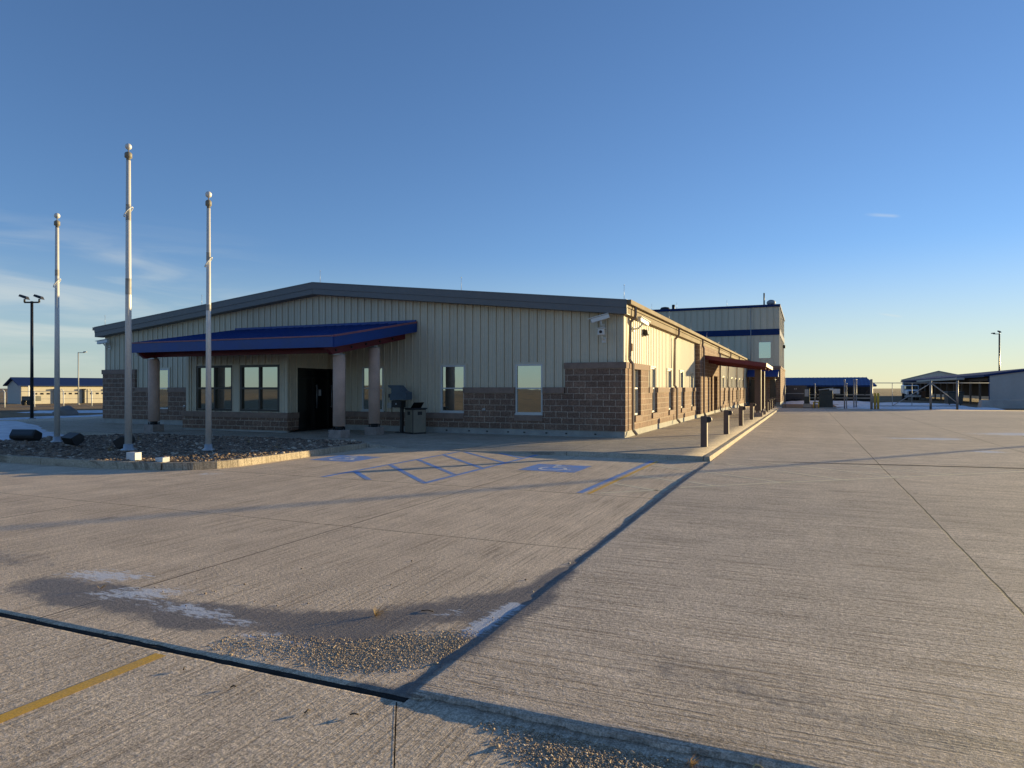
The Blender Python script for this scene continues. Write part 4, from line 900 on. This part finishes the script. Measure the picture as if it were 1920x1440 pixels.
for u0, v0, u1, v1 in ((-.25, -.276, .25, -.27), (.27, -.25, .276, .25), (-.25, .27, .25, .276), (-.276, -.25, -.27, .25)):
    b = MB(); b.hexa([Q(u0, v0, .17), Q(u1, v0, .17), Q(u1, v1, .17), Q(u0, v1, .17)], [Q(u0, v0, .955), Q(u1, v0, .955), Q(u1, v1, .955), Q(u0, v1, .955)]); b.build('side_panel', 'bin_tan', t)
for a, c in ((-.08, .10),):
    b = MB(); b.hexa([Q(a, -.279, .78), Q(c, -.279, .78), Q(c, -.277, .78), Q(a, -.277, .78)], [Q(a, -.279, .90), Q(c, -.279, .90), Q(c, -.277, .90), Q(a, -.277, .90)]); b.build('slot', 'black', t)
    b = MB(); b.hexa([Q(.277, a, .78), Q(.279, a, .78), Q(.279, c, .78), Q(.277, c, .78)], [Q(.277, a, .90), Q(.279, a, .90), Q(.279, c, .90), Q(.277, c, .90)]); b.build('slot', 'black', t)
b = MB(); b.hexa([Q(-.31, -.31, .98), Q(.31, -.31, .98), Q(.31, .31, .98), Q(-.31, .31, .98)], [Q(-.29, -.29, 1.02), Q(.29, -.29, 1.02), Q(.29, .29, 1.02), Q(-.29, .29, 1.02)]); b.build('rim', 'black', t)
b = MB(); b.hexa([Q(.0, -.2, 1.02), Q(.03, -.2, 1.02), Q(.03, .2, 1.02), Q(.0, .2, 1.02)], [Q(.22, -.2, 1.22), Q(.25, -.2, 1.22), Q(.25, .2, 1.22), Q(.22, .2, 1.22)]); b.build('lid_flap', 'black', t)

# security cameras and wall lamp
def seccam(name, loc, aim, label, boxy=False, wall=(0, -1)):
    x, y, z = loc; t = thing(name, label, 'camera', loc, 'white security cameras on the walls'); a = Vector(aim).normalized(); side_ = a.cross(Vector((0, 0, 1))).normalized(); upv = side_.cross(a)
    wx, wy = wall; c = Vector((x+wx*.34, y+wy*.34, z+.02))
    b = MB(); L, w, h = (.30, .075, .07) if not boxy else (.13, .11, .10)
    P = lambda u, v, s: tuple(c+a*u+side_*v+upv*s)
    b.hexa([P(-L, -w, -h), P(L, -w, -h), P(L, w, -h), P(-L, w, -h)], [P(-L, -w*.8, h), P(L, -w*.8, h), P(L, w*.8, h), P(-L, w*.8, h)]); hb = b.build('housing', 'camera_white', t, .012)
    b = MB(); b.hexa([P(-L*1.0, -w*1.25, h+.006), P(L*1.25, -w*1.25, h+.006), P(L*1.25, w*1.25, h+.006), P(-L*1.0, w*1.25, h+.006)], [P(-L*1.0, -w*1.2, h+.026), P(L*1.25, -w*1.2, h+.026), P(L*1.25, w*1.2, h+.026), P(-L*1.0, w*1.2, h+.026)]); b.build('sun_shield', 'camera_white', t)
    b = MB(); b.tube(P(L, 0, -.005), P(L+.012, 0, -.005), .05, n=14); b.build('lens', 'black', t)
    b = MB(); p0 = Vector((x+wx*.02, y+wy*.02, z-.22)); b.path([p0, p0+Vector((wx*.16, wy*.16, .02)), c-upv*h], .03, 8); q = Vector((wy, -wx, 0)); pts = [p0+q*.07, p0-q*.07]
    b.box(min(x, x+wx*.04)-abs(wy)*.07, max(x, x+wx*.04)+abs(wy)*.07, min(y, y+wy*.04)-abs(wx)*.07, max(y, y+wy*.04)+abs(wx)*.07, z-.31, z-.13); b.build('bracket', 'camera_white', t)
seccam('security_camera', (-.66, -.03, 3.93), (-.95, -.25, -.28), 'white tube camera high on the front wall, aiming left')
seccam('security_camera', (-.62, -.03, 3.50), (.1, -1, -.05), 'square white camera under the tube camera on the front wall', True)
seccam('security_camera', (-24.0, -.03, 3.80), (-1, -.1, -.12), 'white camera at the far left corner under the eave')
seccam('security_camera', (.03, 1.25, 3.93), (.25, .95, -.2), 'sunlit white camera on the side wall near the corner downspout', False, (1, 0))
t = thing('wall_lamp', 'dark wall lamp on the sunlit side wall', 'lamp', (.03, 2.95, 3.5))
b = MB(); b.prism([(.04, 2.82, 3.84), (.17, 2.82, 3.80), (.20, 2.82, 3.66), (.16, 2.82, 3.60), (.04, 2.82, 3.60)], (0, .26, 0)); b.build('housing', 'black', t, .01)
b = MB(); b.box(.05, .15, 2.85, 3.05, 3.58, 3.60); b.build('lens', 'camera_white', t)

# bollards along the walk
def bollard(x, y):
    t = thing('bollard', '', 'bollard', (x, y, .118), 'brown square bollards along the walk edge')
    b = MB(); b.box(x-.085, x+.085, y-.085, y+.085, .06, .955); b.build('post', 'bollard', t, .008)
    b = MB(); b.tube((x+.12, y-.075, .865), (x+.12, y+.075, .865), .085, n=20); b.box(x+.08, x+.12, y-.07, y+.07, .785, .945); b.build('lamp_head', 'bollard', t, .006)
    b = MB(); b.tube((x+.12, y-.080, .865), (x+.12, y-.0745, .865), .062, n=18); b.build('lens', 'black', t)
    return t
bl = [('nearest and largest brown bollard at the walk corner', 2.85, -2.43), ('second brown bollard from the walk corner', 2.86, 3.15), ('third brown bollard from the walk corner', 2.87, 8.9), ('brown bollard just before the side canopy posts', 2.88, 15.0),
      ('first brown bollard past the side canopy posts', 3.0, 27.4), ('second brown bollard past the side canopy posts', 3.0, 30.6), ('third brown bollard past the side canopy posts', 3.02, 33.6), ('farthest brown bollard at the end of the walk', 3.05, 36.0)]
p0 = bollard(bl[0][1], bl[0][2]); p0['label'] = bl[0][0]
for lab, x, y in bl[1:]: dup(p0, (x, y, .118), lab)

# ------------------------------------------------------------------ behind the lot, right
t = thing('blue_roof_shed', 'long open fronted shed with blue metal roof behind the fence', 'shed', (3, 70, -.05))
YE, XR = 68.0, 12.75
b = MB(); b.hexa([(-6, YE-.3, 1.98), (XR+.25, YE-.3, 1.98), (XR-.6, YE+3.2, 2.95), (-6, YE+3.2, 2.95)], [(-6, YE-.3, 2.05), (XR+.25, YE-.3, 2.05), (XR-.6, YE+3.2, 3.02), (-6, YE+3.2, 3.02)])
x = -5.9
while x < XR-.5: b.hexa([(x, YE-.3, 2.05), (x+.05, YE-.3, 2.05), (x+.05, YE+3.1, 3.02), (x, YE+3.1, 3.02)], [(x, YE-.3, 2.09), (x+.05, YE-.3, 2.09), (x+.05, YE+3.1, 3.06), (x, YE+3.1, 3.06)]); x += .42
b.build('roof', 'blue_metal', t)
b = MB(); b.box(-6, XR+.2, YE-.36, YE-.30, 1.88, 2.05); b.build('fascia', 'navy_metal', t)
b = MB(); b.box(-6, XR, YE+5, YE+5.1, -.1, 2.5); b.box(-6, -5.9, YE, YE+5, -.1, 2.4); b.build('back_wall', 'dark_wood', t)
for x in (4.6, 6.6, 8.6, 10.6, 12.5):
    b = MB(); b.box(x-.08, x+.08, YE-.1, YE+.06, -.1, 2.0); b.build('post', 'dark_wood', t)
b = MB(); b.hexa([(11.7, YE-.02, .9), (11.8, YE-.02, .9), (12.55, YE-.02, 1.9), (12.45, YE-.02, 1.9)], [(11.7, YE+.05, .95), (11.8, YE+.05, .95), (12.55, YE+.05, 1.95), (12.45, YE+.05, 1.95)]); b.build('brace', 'dark_wood', t)
for z in (.45, .85):
    b = MB(); b.box(-5.9, XR-.2, YE+2.2, YE+2.26, z, z+.12); b.build('rail', 'shed_wall', t)
b = MB(); b.box(8.0, 9.15, YE-.15, YE-.11, 1.05, 1.62); one(b, 'notice_board', 'truck_white', 'pale blue notice board hanging at the blue roofed shed', 'sign', None, (8.6, YE-.13, 1.05))

t = thing('cargo_trailer', 'dark enclosed trailer parked behind the tall block', 'trailer', (3.6, 63, 0))
b = MB(); b.box(3.25, 5.55, 63.6, 66, .32, 2.0); b.build('body', 'trailer', t, .05)
b = MB(); b.box(3.3, 5.5, 63.575, 63.6, 1.05, 1.12); b.build('stripe', 'barrier', t)
for x in (3.35, 5.2):
    b = MB(); b.tube((x, 64.5, .3), (x+.25, 64.5, .3), .32, n=18); w_ = b.build('wheel', 'rubber', t)
for x in (4.25, 4.42):
    b = MB(); b.tube((x, 63.59, 1.62), (x, 63.56, 1.62), .05, n=10); b.build('marker_lamp', 'white_paint', t)
b = MB(); b.hexa([(4.2, 62.6, .40), (4.3, 62.6, .40), (4.9, 63.6, .40), (3.9, 63.6, .40)], [(4.2, 62.6, .48), (4.3, 62.6, .48), (4.9, 63.6, .48), (3.9, 63.6, .48)]); b.build('drawbar', 'black', t)

t = thing('utility_cabinet', 'narrow dark utility cabinet beside the trailer', 'cabinet', (5.5, 46, 0))
b = MB(); b.box(5.27, 5.75, 46.0, 46.5, .3, 1.70); b.build('body', 'dark_box', t, .02)
b = MB(); b.box(5.33, 5.66, 45.985, 46.0, .95, 1.60); b.build('door', 'grey_wall', t)
b = MB(); b.box(5.2, 5.82, 45.9, 46.6, -.05, .3); b.build('pad', 'barrier', t)
t = thing('transformer', 'larger dark electrical cabinet with sloped lid by the fence', 'cabinet', (7.05, 44.6, 0))
b = MB(); b.box(6.48, 7.60, 44.3, 45.2, .0, 1.18); b.build('body', 'dark_box', t, .02)
b = MB(); b.box(6.5, 7.58, 44.32, 45.2, 1.19, 1.52); b.build('upper_body', 'dark_box', t, .02)
b = MB(); b.hexa([(6.45, 44.2, 1.52), (7.62, 44.2, 1.66), (7.62, 45.3, 1.66), (6.45, 45.3, 1.52)], [(6.45, 44.2, 1.58), (7.62, 44.2, 1.74), (7.62, 45.3, 1.74), (6.45, 45.3, 1.58)]); b.build('lid', 'grey_wall', t)
b = MB(); b.box(6.3, 7.8, 44.1, 45.4, -.06, .02); b.build('pad', 'barrier', t)
b = MB(); b.tube((6.0, 43.4, .48), (6.5, 43.5, .48), .05, n=8); b.tube((6.05, 43.41, -.05), (6.05, 43.41, .48), .05, n=8); b.tube((6.45, 43.49, -.05), (6.45, 43.49, .48), .05, n=8); one(b, 'guard_rail', 'yellow_paint', 'short yellow guard rail beside the dark cabinet', 'rail', None, (6.25, 43.45, 0))

def fpost(x, y, h, r, label, light=False):
    t = thing('fence_post', label, 'fence post', (x, y, -.05), 'steel posts of the rear fence')
    b = MB(); b.tube((x, y, -.08), (x, y, h), r, n=10); b.build('post', 'fence_steel', t)
    b = MB(); b.sphere((x, y, h), r*1.1, 10, 6); b.build('cap', 'galv', t)
    return t
for x, y, h, r, lab in [(3.78, 41.7, 2.62, .04, 'slim steel post close to the tall block corner'), (6.14, 42.6, 2.06, .045, 'shorter steel post between the two dark cabinets'), (8.48, 43.6, 2.40, .055, 'steel post nearest right of the larger dark cabinet'), (8.64, 43.7, 2.10, .04, 'thinner twin of the post right of the larger cabinet'), (9.22, 43.9, 2.42, .05, 'left of the close pair of posts left of the gate'), (9.40, 44.0, 2.42, .055, 'right of the close pair of posts left of the gate')]: fpost(x, y, h, r, lab)
for x, lab in ((10.62, 'left one of two yellow guard bollards by the gate'), (10.84, 'right one of two yellow guard bollards by the gate')):
    t = thing('guard_bollard', lab, 'bollard', (x, 41.4, 0), 'yellow guard bollards at the gate')
    b = MB(); b.tube((x, 41.4, -.05), (x, 41.4, 1.24), .085, n=16); b.build('pipe', 'yellow_paint', t)
    b = MB(); b.sphere((x, 41.4, 1.24), .085, 16, 8); b.build('dome', 'yellow_paint', t)
t = thing('sliding_gate', 'wide pipe gate with diagonal braces across the yard entrance', 'gate', (15, 43.1, 0))
gd = Vector((8.84, 3.8, 0)).normalized(); ga = Vector((10.34, 41.17, 0)); gp = lambda s, z: tuple(ga+gd*s+Vector((0, 0, z)))
b = MB(); b.tube(gp(0, -.1), gp(0, 2.44), .095, n=14); b.build('post', 'fence_steel', t)
for s in (4.83, 7.0):
    b = MB(); b.tube(gp(s, -.1), gp(s, 2.32), .085, n=14); b.build('post', 'fence_steel', t)
b = MB(); b.tube(gp(.0, 2.13), gp(9.6, 2.13), .03, n=8); b.build('top_rail', 'grey_wall', t)
b = MB(); b.tube(gp(.3, .26), gp(6.9, .26), .035, n=8); b.build('bottom_rail', 'grey_wall', t)
b = MB(); b.tube(gp(1.7, .26), gp(4.8, 2.1), .03, n=8); b.build('brace', 'grey_wall', t)
b = MB(); b.tube(gp(4.9, 2.1), gp(7.0, .5), .035, n=8); b.build('brace', 'grey_wall', t)
for s in (1.7, 3.3):
    b = MB(); b.tube(gp(s, .26), gp(s, 2.13), .025, n=8); b.build('stile', 'grey_wall', t)

t = thing('semi_truck', 'white truck parked beyond the fence between the sheds', 'truck', (19.6, 92, 0))
b = MB(); b.box(18.6, 20.6, 93.2, 96, .9, 2.15); b.build('cab', 'truck_white', t, .12)
b = MB(); b.hexa([(18.85, 91.6, .75), (20.35, 91.6, .75), (20.45, 93.2, .75), (18.75, 93.2, .75)], [(18.95, 91.6, 1.35), (20.25, 91.6, 1.35), (20.4, 93.2, 1.5), (18.8, 93.2, 1.5)]); b.build('bonnet', 'truck_white', t, .06)
b = MB(); b.box(18.75, 20.45, 93.16, 93.2, 1.52, 2.02); b.build('windscreen', 'pane', t)
b = MB(); b.box(19.1, 20.1, 91.56, 91.6, .8, 1.28); b.build('grille', 'black', t)
b = MB(); b.box(18.6, 20.6, 91.4, 91.55, .42, .70); b.build('bumper', 'galv', t)
for x in (18.8, 20.2):
    b = MB(); b.box(x, x+.2, 91.54, 91.6, .95, 1.1); b.build('headlight', 'white_paint', t)
    b = MB(); b.tube((x-.1, 92.4, .42), (x+.25, 92.4, .42), .46, n=20); b.build('wheel', 'rubber', t)
    b = MB(); b.tube((x-.1, 95.4, .42), (x+.25, 95.4, .42), .46, n=20); b.build('wheel', 'rubber', t)
b = MB(); b.box(20.75, 21.3, 92.5, 98, .3, 1.1); b.box(20.7, 21.4, 92.3, 98, 1.1, 1.25); one(b, 'parked_trailer', 'rust', 'rusty low trailer next to the white truck', 'trailer', None, (21, 95, 0))

t = thing('metal_shed', 'beige gabled metal shed rising behind the open sheds', 'shed', (31, 143, -.1))
b = MB(); X0, X1, Yg = 23.7, 37.5, 139.0
b.prism([(X0, Yg, -.6), (X1, Yg+3, -.6), (X1, Yg+3, 3.5), ((X0+X1)/2-.3, Yg+1.5, 5.1), (X0, Yg, 3.35)], (2.6, 18, 0)); b.build('wall', 'shed_wall', t)
b = MB(); b.prism([(X0-.25, Yg-.2, 3.28), ((X0+X1)/2-.3, Yg+1.3, 5.09), (X1+.2, Yg+2.8, 3.45), (X1+.2, Yg+2.8, 3.6), ((X0+X1)/2-.3, Yg+1.3, 5.25), (X0-.25, Yg-.2, 3.43)], (2.64, 18.3, 0)); b.build('roof', 'grey_wall', t)
b = MB(); b.prism([(26.4, Yg+.52, -.4), (28.6, Yg+1.0, -.4), (28.6, Yg+1.0, 2.3), (26.4, Yg+.52, 2.3)], (.01, -.06, 0)); b.build('door', 'white_paint', t)

# open carport whose grey gable end faces the lot
t = thing('open_carport', 'long carport with dark open bays, blue roof and grey end wall', 'carport', (27, 85, 0))
cx0, cx1, cy0, cy1, he = 22.7, 31.3, 61.8, 128.0, 2.97; cr = cx0+4.3; hr = he+.14*4.3
b = MB(); b.prism([(cx0, cy0, -.1), (cx1, cy0, -.1), (cx1, cy0, he), (cr, cy0, hr), (cx0, cy0, he)], (0, .12, 0)); b.build('end_wall', 'grey_wall', t)
b = MB(); b.prism([(cx0-.5, cy0-.15, he+.0-.07), (cr, cy0-.15, hr+.02), (cx1+.3, cy0-.15, he-.05), (cx1+.3, cy0-.15, he+.12), (cr, cy0-.15, hr+.25), (cx0-.5, cy0-.15, he+.13)], (0, cy1-cy0, 0)); b.build('roof', 'navy_metal', t)
b = MB(); b.box(cx0-.56, cx0-.5, cy0-.2, cy1-.2, he-.12, he+.12); b.build('fascia', 'navy_metal', t)
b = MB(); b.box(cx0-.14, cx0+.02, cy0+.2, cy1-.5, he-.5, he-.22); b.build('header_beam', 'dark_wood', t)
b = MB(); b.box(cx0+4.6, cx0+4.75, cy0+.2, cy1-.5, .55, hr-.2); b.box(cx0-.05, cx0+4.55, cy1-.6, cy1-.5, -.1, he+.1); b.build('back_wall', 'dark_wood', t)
y = cy0+4.2
while y < cy1:
    b = MB(); b.box(cx0-.1, cx0+.08, y-.09, y+.09, -.1, he-.2); b.build('post', 'dull_post', t); y += 4.6
b = MB(); b.box(cx0+4.5, cx0+4.6, cy0+.3, cy1-.5, .25, .62); b.build('skirting', 'white_paint', t)
b = MB(); b.box(cx0-.06, cx0-.01, cy0+.0, cy0+.18, .5, he); b.build('corner_trim', 'navy_metal', t)
b = MB(); b.box(cx0-1.3, cx0-.56, cy0+9, cy0+40, he-.30, he-.05); b.build('gutter_shelf', 'grey_wall', t)
b = MB(); b.hexa([(19.3, 48.35, -.05), (34, 53.7, -.05), (33.8, 54.3, -.05), (19.1, 48.9, -.05)], [(19.35, 48.45, .69), (34, 53.85, .69), (33.85, 54.15, .69), (19.2, 48.75, .69)]); one(b, 'concrete_barrier', 'barrier', 'low pale concrete barrier wall in front of the grey end wall', 'barrier', None, (26, 51, 0), .02)
t = thing('refuse_skip', 'dark steel skip in front of the carport bays', 'skip', (18.2, 55.5, 0))
b = MB(); b.hexa([(17.9, 54.7, .2), (19.1, 54.9, .2), (19.0, 56.2, .2), (17.8, 55.9, .2)], [(17.85, 54.5, 1.3), (19.2, 54.75, 1.3), (19.1, 56.4, 1.3), (17.75, 56.0, 1.3)]); b.build('bin', 'dark_box', t, .02)
b = MB(); b.hexa([(17.8, 54.45, 1.305), (19.25, 54.7, 1.305), (19.15, 56.45, 1.305), (17.7, 56.05, 1.305)], [(17.85, 54.5, 1.38), (19.2, 54.75, 1.38), (19.1, 56.4, 1.38), (17.75, 56.0, 1.38)]); b.build('lid', 'black', t)
for u in (18.0, 18.9):
    b = MB(); b.tube((u, 54.9, .1), (u+.08, 54.9, .1), .12, n=12); b.build('castor', 'rubber', t)

def lamp_post(x, y, z0, h, heads, label, r=.075, mat='bronze', group='area light poles'):
    t = thing('light_pole', label, 'light pole', (x, y, z0), group)
    b = MB(); b.tube((x, y, z0-.1), (x, y, z0+h), r, r*.8, 12); b.build('pole', mat, t)
    b = MB(); b.tube((x, y, z0-.1), (x, y, z0+.45 if r > .1 else z0+.05), r*2.2, n=14); b.build('base', 'barrier', t)
    for dx, dy, L, up in heads:
        d = Vector((dx, dy, 0)).normalized(); s = Vector((-d.y, d.x, 0)); p = Vector((x, y, z0+h-.06)); q = p+d*L
        b = MB(); b.tube(p, q, .045, n=8); b.tube(q, q+Vector((0, 0, up)), .05, n=8); b.build('arm', mat, t)
        c = q+Vector((0, 0, up+.10)); f = s if abs(s.x) > .3 else d; f = -Vector((.75, .5, 0)).normalized() if up else d; f = -Vector((.919, .395, 0)) if up == .18 else f; g = Vector((-f.y, f.x, 0)); k = Vector((0, 0, .10)) if up else Vector((0, 0, 0))
        b = MB(); b.hexa([c-f*.2-g*.15-k*.6-Vector((0, 0, .07)), c+f*.26-g*.13+k-Vector((0, 0, .05)), c+f*.26+g*.13+k-Vector((0, 0, .05)), c-f*.2+g*.15-k*.6-Vector((0, 0, .07))],
                         [c-f*.15-g*.11-k*.6+Vector((0, 0, .10)), c+f*.22-g*.09+k+Vector((0, 0, .06)), c+f*.22+g*.09+k+Vector((0, 0, .06)), c-f*.15+g*.11-k*.6+Vector((0, 0, .10))]); b.build('lamp_head', mat, t)
    return t
lamp_post(-34.2, 2.8, 0, 6.55, [(-.93, -.36, .42, .18), (.93, .36, .42, .18)], 'dark light pole with two square heads left of the flagpoles', .09)
lamp_post(-87.6, 41.9, -.5, 7.2, [(.9, .3, 1.0, 0)], 'slim light pole in front of the cream garage', .09, 'grey_wall')
lamp_post(30.2, 92.5, 0, 9.3, [(-.9, -.3, .8, .0), (.2, .9, .5, .25)], 'dark light pole rising behind the blue carport roof', .12)
lamp_post(29.6, 26.2, 0, 6.4, [(-.9, -.4, .6, .0)], 'lot light pole to the right whose long shadow crosses the pavement', .10)

# ------------------------------------------------------------------ behind the lot, left
t = thing('cream_garage', 'long sunlit cream garage with blue roof beyond the grass', 'garage', (-97, 46, -.6))
# local frame: the long wall runs along u, the gable end along v
go = Vector((-98.6, 41.0, -.6)); gu = Vector((.27, .96, 0)).normalized(); gv = Vector((-gu.y, gu.x, 0))
G = lambda u, v, z: tuple(go+gu*u+gv*v+Vector((0, 0, z)))
GL, GWd, GH, GR = 22.0, 6.2, 2.75, 3.75
b = MB(); b.prism([G(0, 0, -.3), G(0, GWd, -.3), G(0, GWd, GH), G(0, GWd/2, GR-.05), G(0, 0, GH)], tuple(gu*GL)); b.build('wall', 'garage_wall', t)
b = MB(); b.prism([G(-.02, .02, -.3), G(-.02, GWd-.02, -.3), G(-.02, GWd-.02, GH), G(-.02, GWd/2, GR-.08), G(-.02, .02, GH)], tuple(gu*-.04)); b.build('gable', 'garage_grey', t)
b = MB(); b.prism([G(-.5, -.5, GH-.14), G(-.5, GWd/2, GR), G(-.5, GWd+.5, GH-.14), G(-.5, GWd+.5, GH), G(-.5, GWd/2, GR+.16), G(-.5, -.5, GH)], tuple(gu*(GL+1))); b.build('roof', 'navy_metal', t)
for k, u in enumerate((1.2, 4.9, 8.6, 12.3, 16.0, 19.2)[:5]):
    b = MB(); b.hexa([G(u, -.06, -.2), G(u+2.7, -.06, -.2), G(u+2.7, 0.01, -.2), G(u, 0.01, -.2)], [G(u, -.06, 2.15), G(u+2.7, -.06, 2.15), G(u+2.7, 0.01, 2.15), G(u, .01, 2.15)]); d = b.build('garage_door', 'garage_wall', t)
    for j in range(3):
        b = MB(); b.hexa([G(u+.35+j*.8, -.08, 1.35), G(u+.75+j*.8, -.08, 1.35), G(u+.75+j*.8, -.06, 1.35), G(u+.35+j*.8, -.06, 1.35)], [G(u+.35+j*.8, -.08, 1.6), G(u+.75+j*.8, -.08, 1.6), G(u+.75+j*.8, -.06, 1.6), G(u+.35+j*.8, -.06, 1.6)]); b.build('pane', 'bronze', d)
for u in (4.3, 8.0, 11.7, 15.4):
    b = MB(); b.hexa([G(u-.2, -.5, 2.0), G(u+.2, -.5, 2.0), G(u+.2, -.02, 2.0), G(u-.2, -.02, 2.0)], [G(u-.2, -.5, 2.2), G(u+.2, -.5, 2.2), G(u+.2, -.02, 2.2), G(u-.2, -.02, 2.2)]); b.build('wall_lamp', 'bronze', t)
    b = MB(); b.hexa([G(u-.12, -.3, -.2), G(u+.12, -.3, -.2), G(u+.12, -.02, -.2), G(u-.12, -.02, -.2)], [G(u-.12, -.3, 1.99), G(u+.12, -.3, 1.99), G(u+.12, -.02, 1.99), G(u-.12, -.02, 1.99)]); b.build('pilaster', 'bronze', t)
fl0, fl1 = Vector((-80.5, 22.0, -.45)), Vector((-61.0, 42.0, -.35))
for k in range(11):
    p = fl0.lerp(fl1, k/10); big = k in (1, 3)
    t = thing('fence_post', '', 'fence post', p, 'pale posts of the wire fence before the garage')
    t['label'] = 'pale post of the wire fence in front of the cream garage'
    b = MB(); b.tube(p-Vector((0, 0, .1)), p+Vector((0, 0, 1.75)), .06, n=8); b.build('post', 'white_paint', t)
    b = MB(); b.tube(p+Vector((0, 0, 1.74)), p+Vector((-.2, -.1, 2.0)), .04, n=8); b.build('barb_arm', 'white_paint', t)
b = MB()
for z in (.05, .9, 1.75): b.tube(fl0+Vector((0, 0, z)), fl1+Vector((0, 0, z)), .012 if z < 1.7 else .02, n=6)
one(b, 'fence_wire', 'galv', 'wires and top rail of the fence before the cream garage', 'fence', None, tuple(fl0))
t = thing('parked_cart', 'small dark cart parked before the grey gable end', 'cart', (-78.5, 29.8, -.45))
b = MB(); b.box(-79.3, -77.6, 29.4, 30.6, .2, .75); b.build('body', 'dark_box', t, .04)
for x in (-79.0, -78.0):
    b = MB(); b.tube((x, 29.35, .0), (x, 29.6, .0), .3, n=14); b.build('wheel', 'rubber', t)
b = MB(); b.box(-78.9, -78.8, 29.9, 30.0, .75, 2.0); b.build('mast', 'white_paint', t)
b = MB(); b.sphere((0, 0, 0), 1, 22, 14); vs = []
for x, y, z in b.v:
    n = mnoise.noise(Vector((x*1.3+4, y*1.3, z*1.3)))*.28+mnoise.noise(Vector((x*3, y*3+7, z*3)))*.10; k = 1+n; vs.append((-36.4+x*.78*k, 6.1+y*.6*k, .10+z*.50*k))
b.v = vs; one(b, 'boulder', 'boulder', 'rounded grey boulder at the lot edge left of the building', 'boulder', None, (-36.4, 6.1, 0))
# bare shrubs and brush on the rise across the drive, seen mirrored in the windows
def shrub(x, y, h, label, seed):
    r_ = random.Random(seed); z = float(ground_z(np.array(float(x)), np.array(float(y)))); t = thing('bare_tree', label, 'tree', (x, y, z), 'bare winter trees across the drive')
    b = MB(); tw = MB()
    def grow(p, d, L, r, lev):
        q = p+d*L; (b if lev < 3 else tw).tube(p, q, r, r*.65, 6 if lev < 3 else 4, False)
        if lev >= 5: return
        for _ in range(3 if lev else 5):
            nd = (d+Vector((r_.uniform(-1, 1), r_.uniform(-1, 1), r_.uniform(-.1, .8)))*.75).normalized(); grow(q, nd, L*r_.uniform(.6, .82), r*.6, lev+1)
    grow(Vector((x, y, z-.1)), Vector((0, 0, 1)), h*.24, h*.022, 0); b.build('trunk', 'twig', t); tw.build('crown', 'twig', t)
shrub(-15, -62, 6.5, 'bare tree on the rise across the drive, left of the view line', 3); shrub(-28, -75, 8, 'taller bare tree far across the drive at left', 5); shrub(-6, -58, 5, 'small bare tree nearest across the drive', 8); shrub(-52, -64, 7, 'bare tree at the far left end of the rise', 12)

# ------------------------------------------------------------------ litter  on the pavement
def tuft(x, y, z, n, L, label, seed, lean=(.35, .9)):
    r_ = random.Random(seed); b = MB()
    for _ in range(n):
        a = r_.uniform(0, 6.28); d = Vector((math.cos(a), math.sin(a), 0))*r_.uniform(*lean)+Vector((.35, .2, r_.uniform(.25, .9))); l = L*r_.uniform(.5, 1.1); w = .0022
        p = Vector((x, y, z)); q = p+d.normalized()*l*.55; e = q+(d+Vector((0, 0, -.45))).normalized()*l*.5; s = Vector((-math.sin(a), math.cos(a), .3)).normalized()*w
        b.add([p-s, p+s, q+s*.9, q-s*.9], [(0, 1, 2, 3), (3, 2, 1, 0)]); b.add([q-s*.9, q+s*.9, e], [(0, 1, 2), (2, 1, 0)])
    return one(b, 'dry_grass_tuft', 'straw', label, 'grass', None, (x, y, z))
tuft(2.40, -17.26, .0, 26, .14, 'tuft of dry straw lying on the damp concrete', 4, (.5, 1.0))
tuft(4.90, -18.42, .0, 20, .075, 'small dry weed growing in the slab joint', 9, (.2, .6))
tuft(-.14, -17.62, .01, 12, .08, 'pale scrap of dry grass on the icy patch', 14, (.6, 1.0))
tuft(4.55, -18.72, .0, 5, .06, 'single pale grass stem on the dark grit', 17, (.6, 1.0))
b = MB(); q = []
for k in range(15):
    a = R(-20+k*19); q.append((5.19+.022*math.cos(a), -18.36+.02*math.sin(a), .018+.016*math.sin(a*.7)))
b.path(q, .0045, 6); one(b, 'curled_scrap', 'straw', 'curled tan scrap at the slab edge', 'litter', None, (5.19, -18.36, 0))
for x, y, l, a, lab in [(3.18, -18.62, .05, 20, 'small twig near the bottom joint of the apron'), (2.95, -18.70, .045, 80, 'short twig on the apron left of the joint'), (2.35, -18.62, .035, 40, 'tiny dark twig lying on the apron slab'), (1.9, -18.55, .03, 120, 'dark pebble sized twig near the yellow line'), (2.66, -17.02, .10, 10, 'dark curved stick right of the straw tuft')]:
    b = MB(); c, s = math.cos(R(a)), math.sin(R(a)); b.path([(x, y, .004), (x+c*l*.5, y+s*l*.5, .012), (x+c*l, y+s*l*.8, .006)], .004, 5); one(b, 'twig', 'twig', lab, 'twig', 'small twigs on the pavement', (x, y, 0))

for i, (x, y, n, L, lab) in enumerate([(-10.55, -9.95, 60, .22, 'pale dry weed clump in the rocks beside the tallest flagpole'), (-7.35, -7.6, 40, .16, 'dry weed clump in the rocks near the right kerb'), (-9.3, -6.6, 50, .18, 'dry weed clump in the rocks before the porch bay'), (-13.0, -7.2, 45, .2, 'dry weed clump in the rocks between the left flagpoles'), (-11.4, -10.9, 30, .14, 'small dry weed clump by the front kerb of the rock bed')]):
    tuft(x, y, .14, n, L, lab, 40+i, (.2, .8))
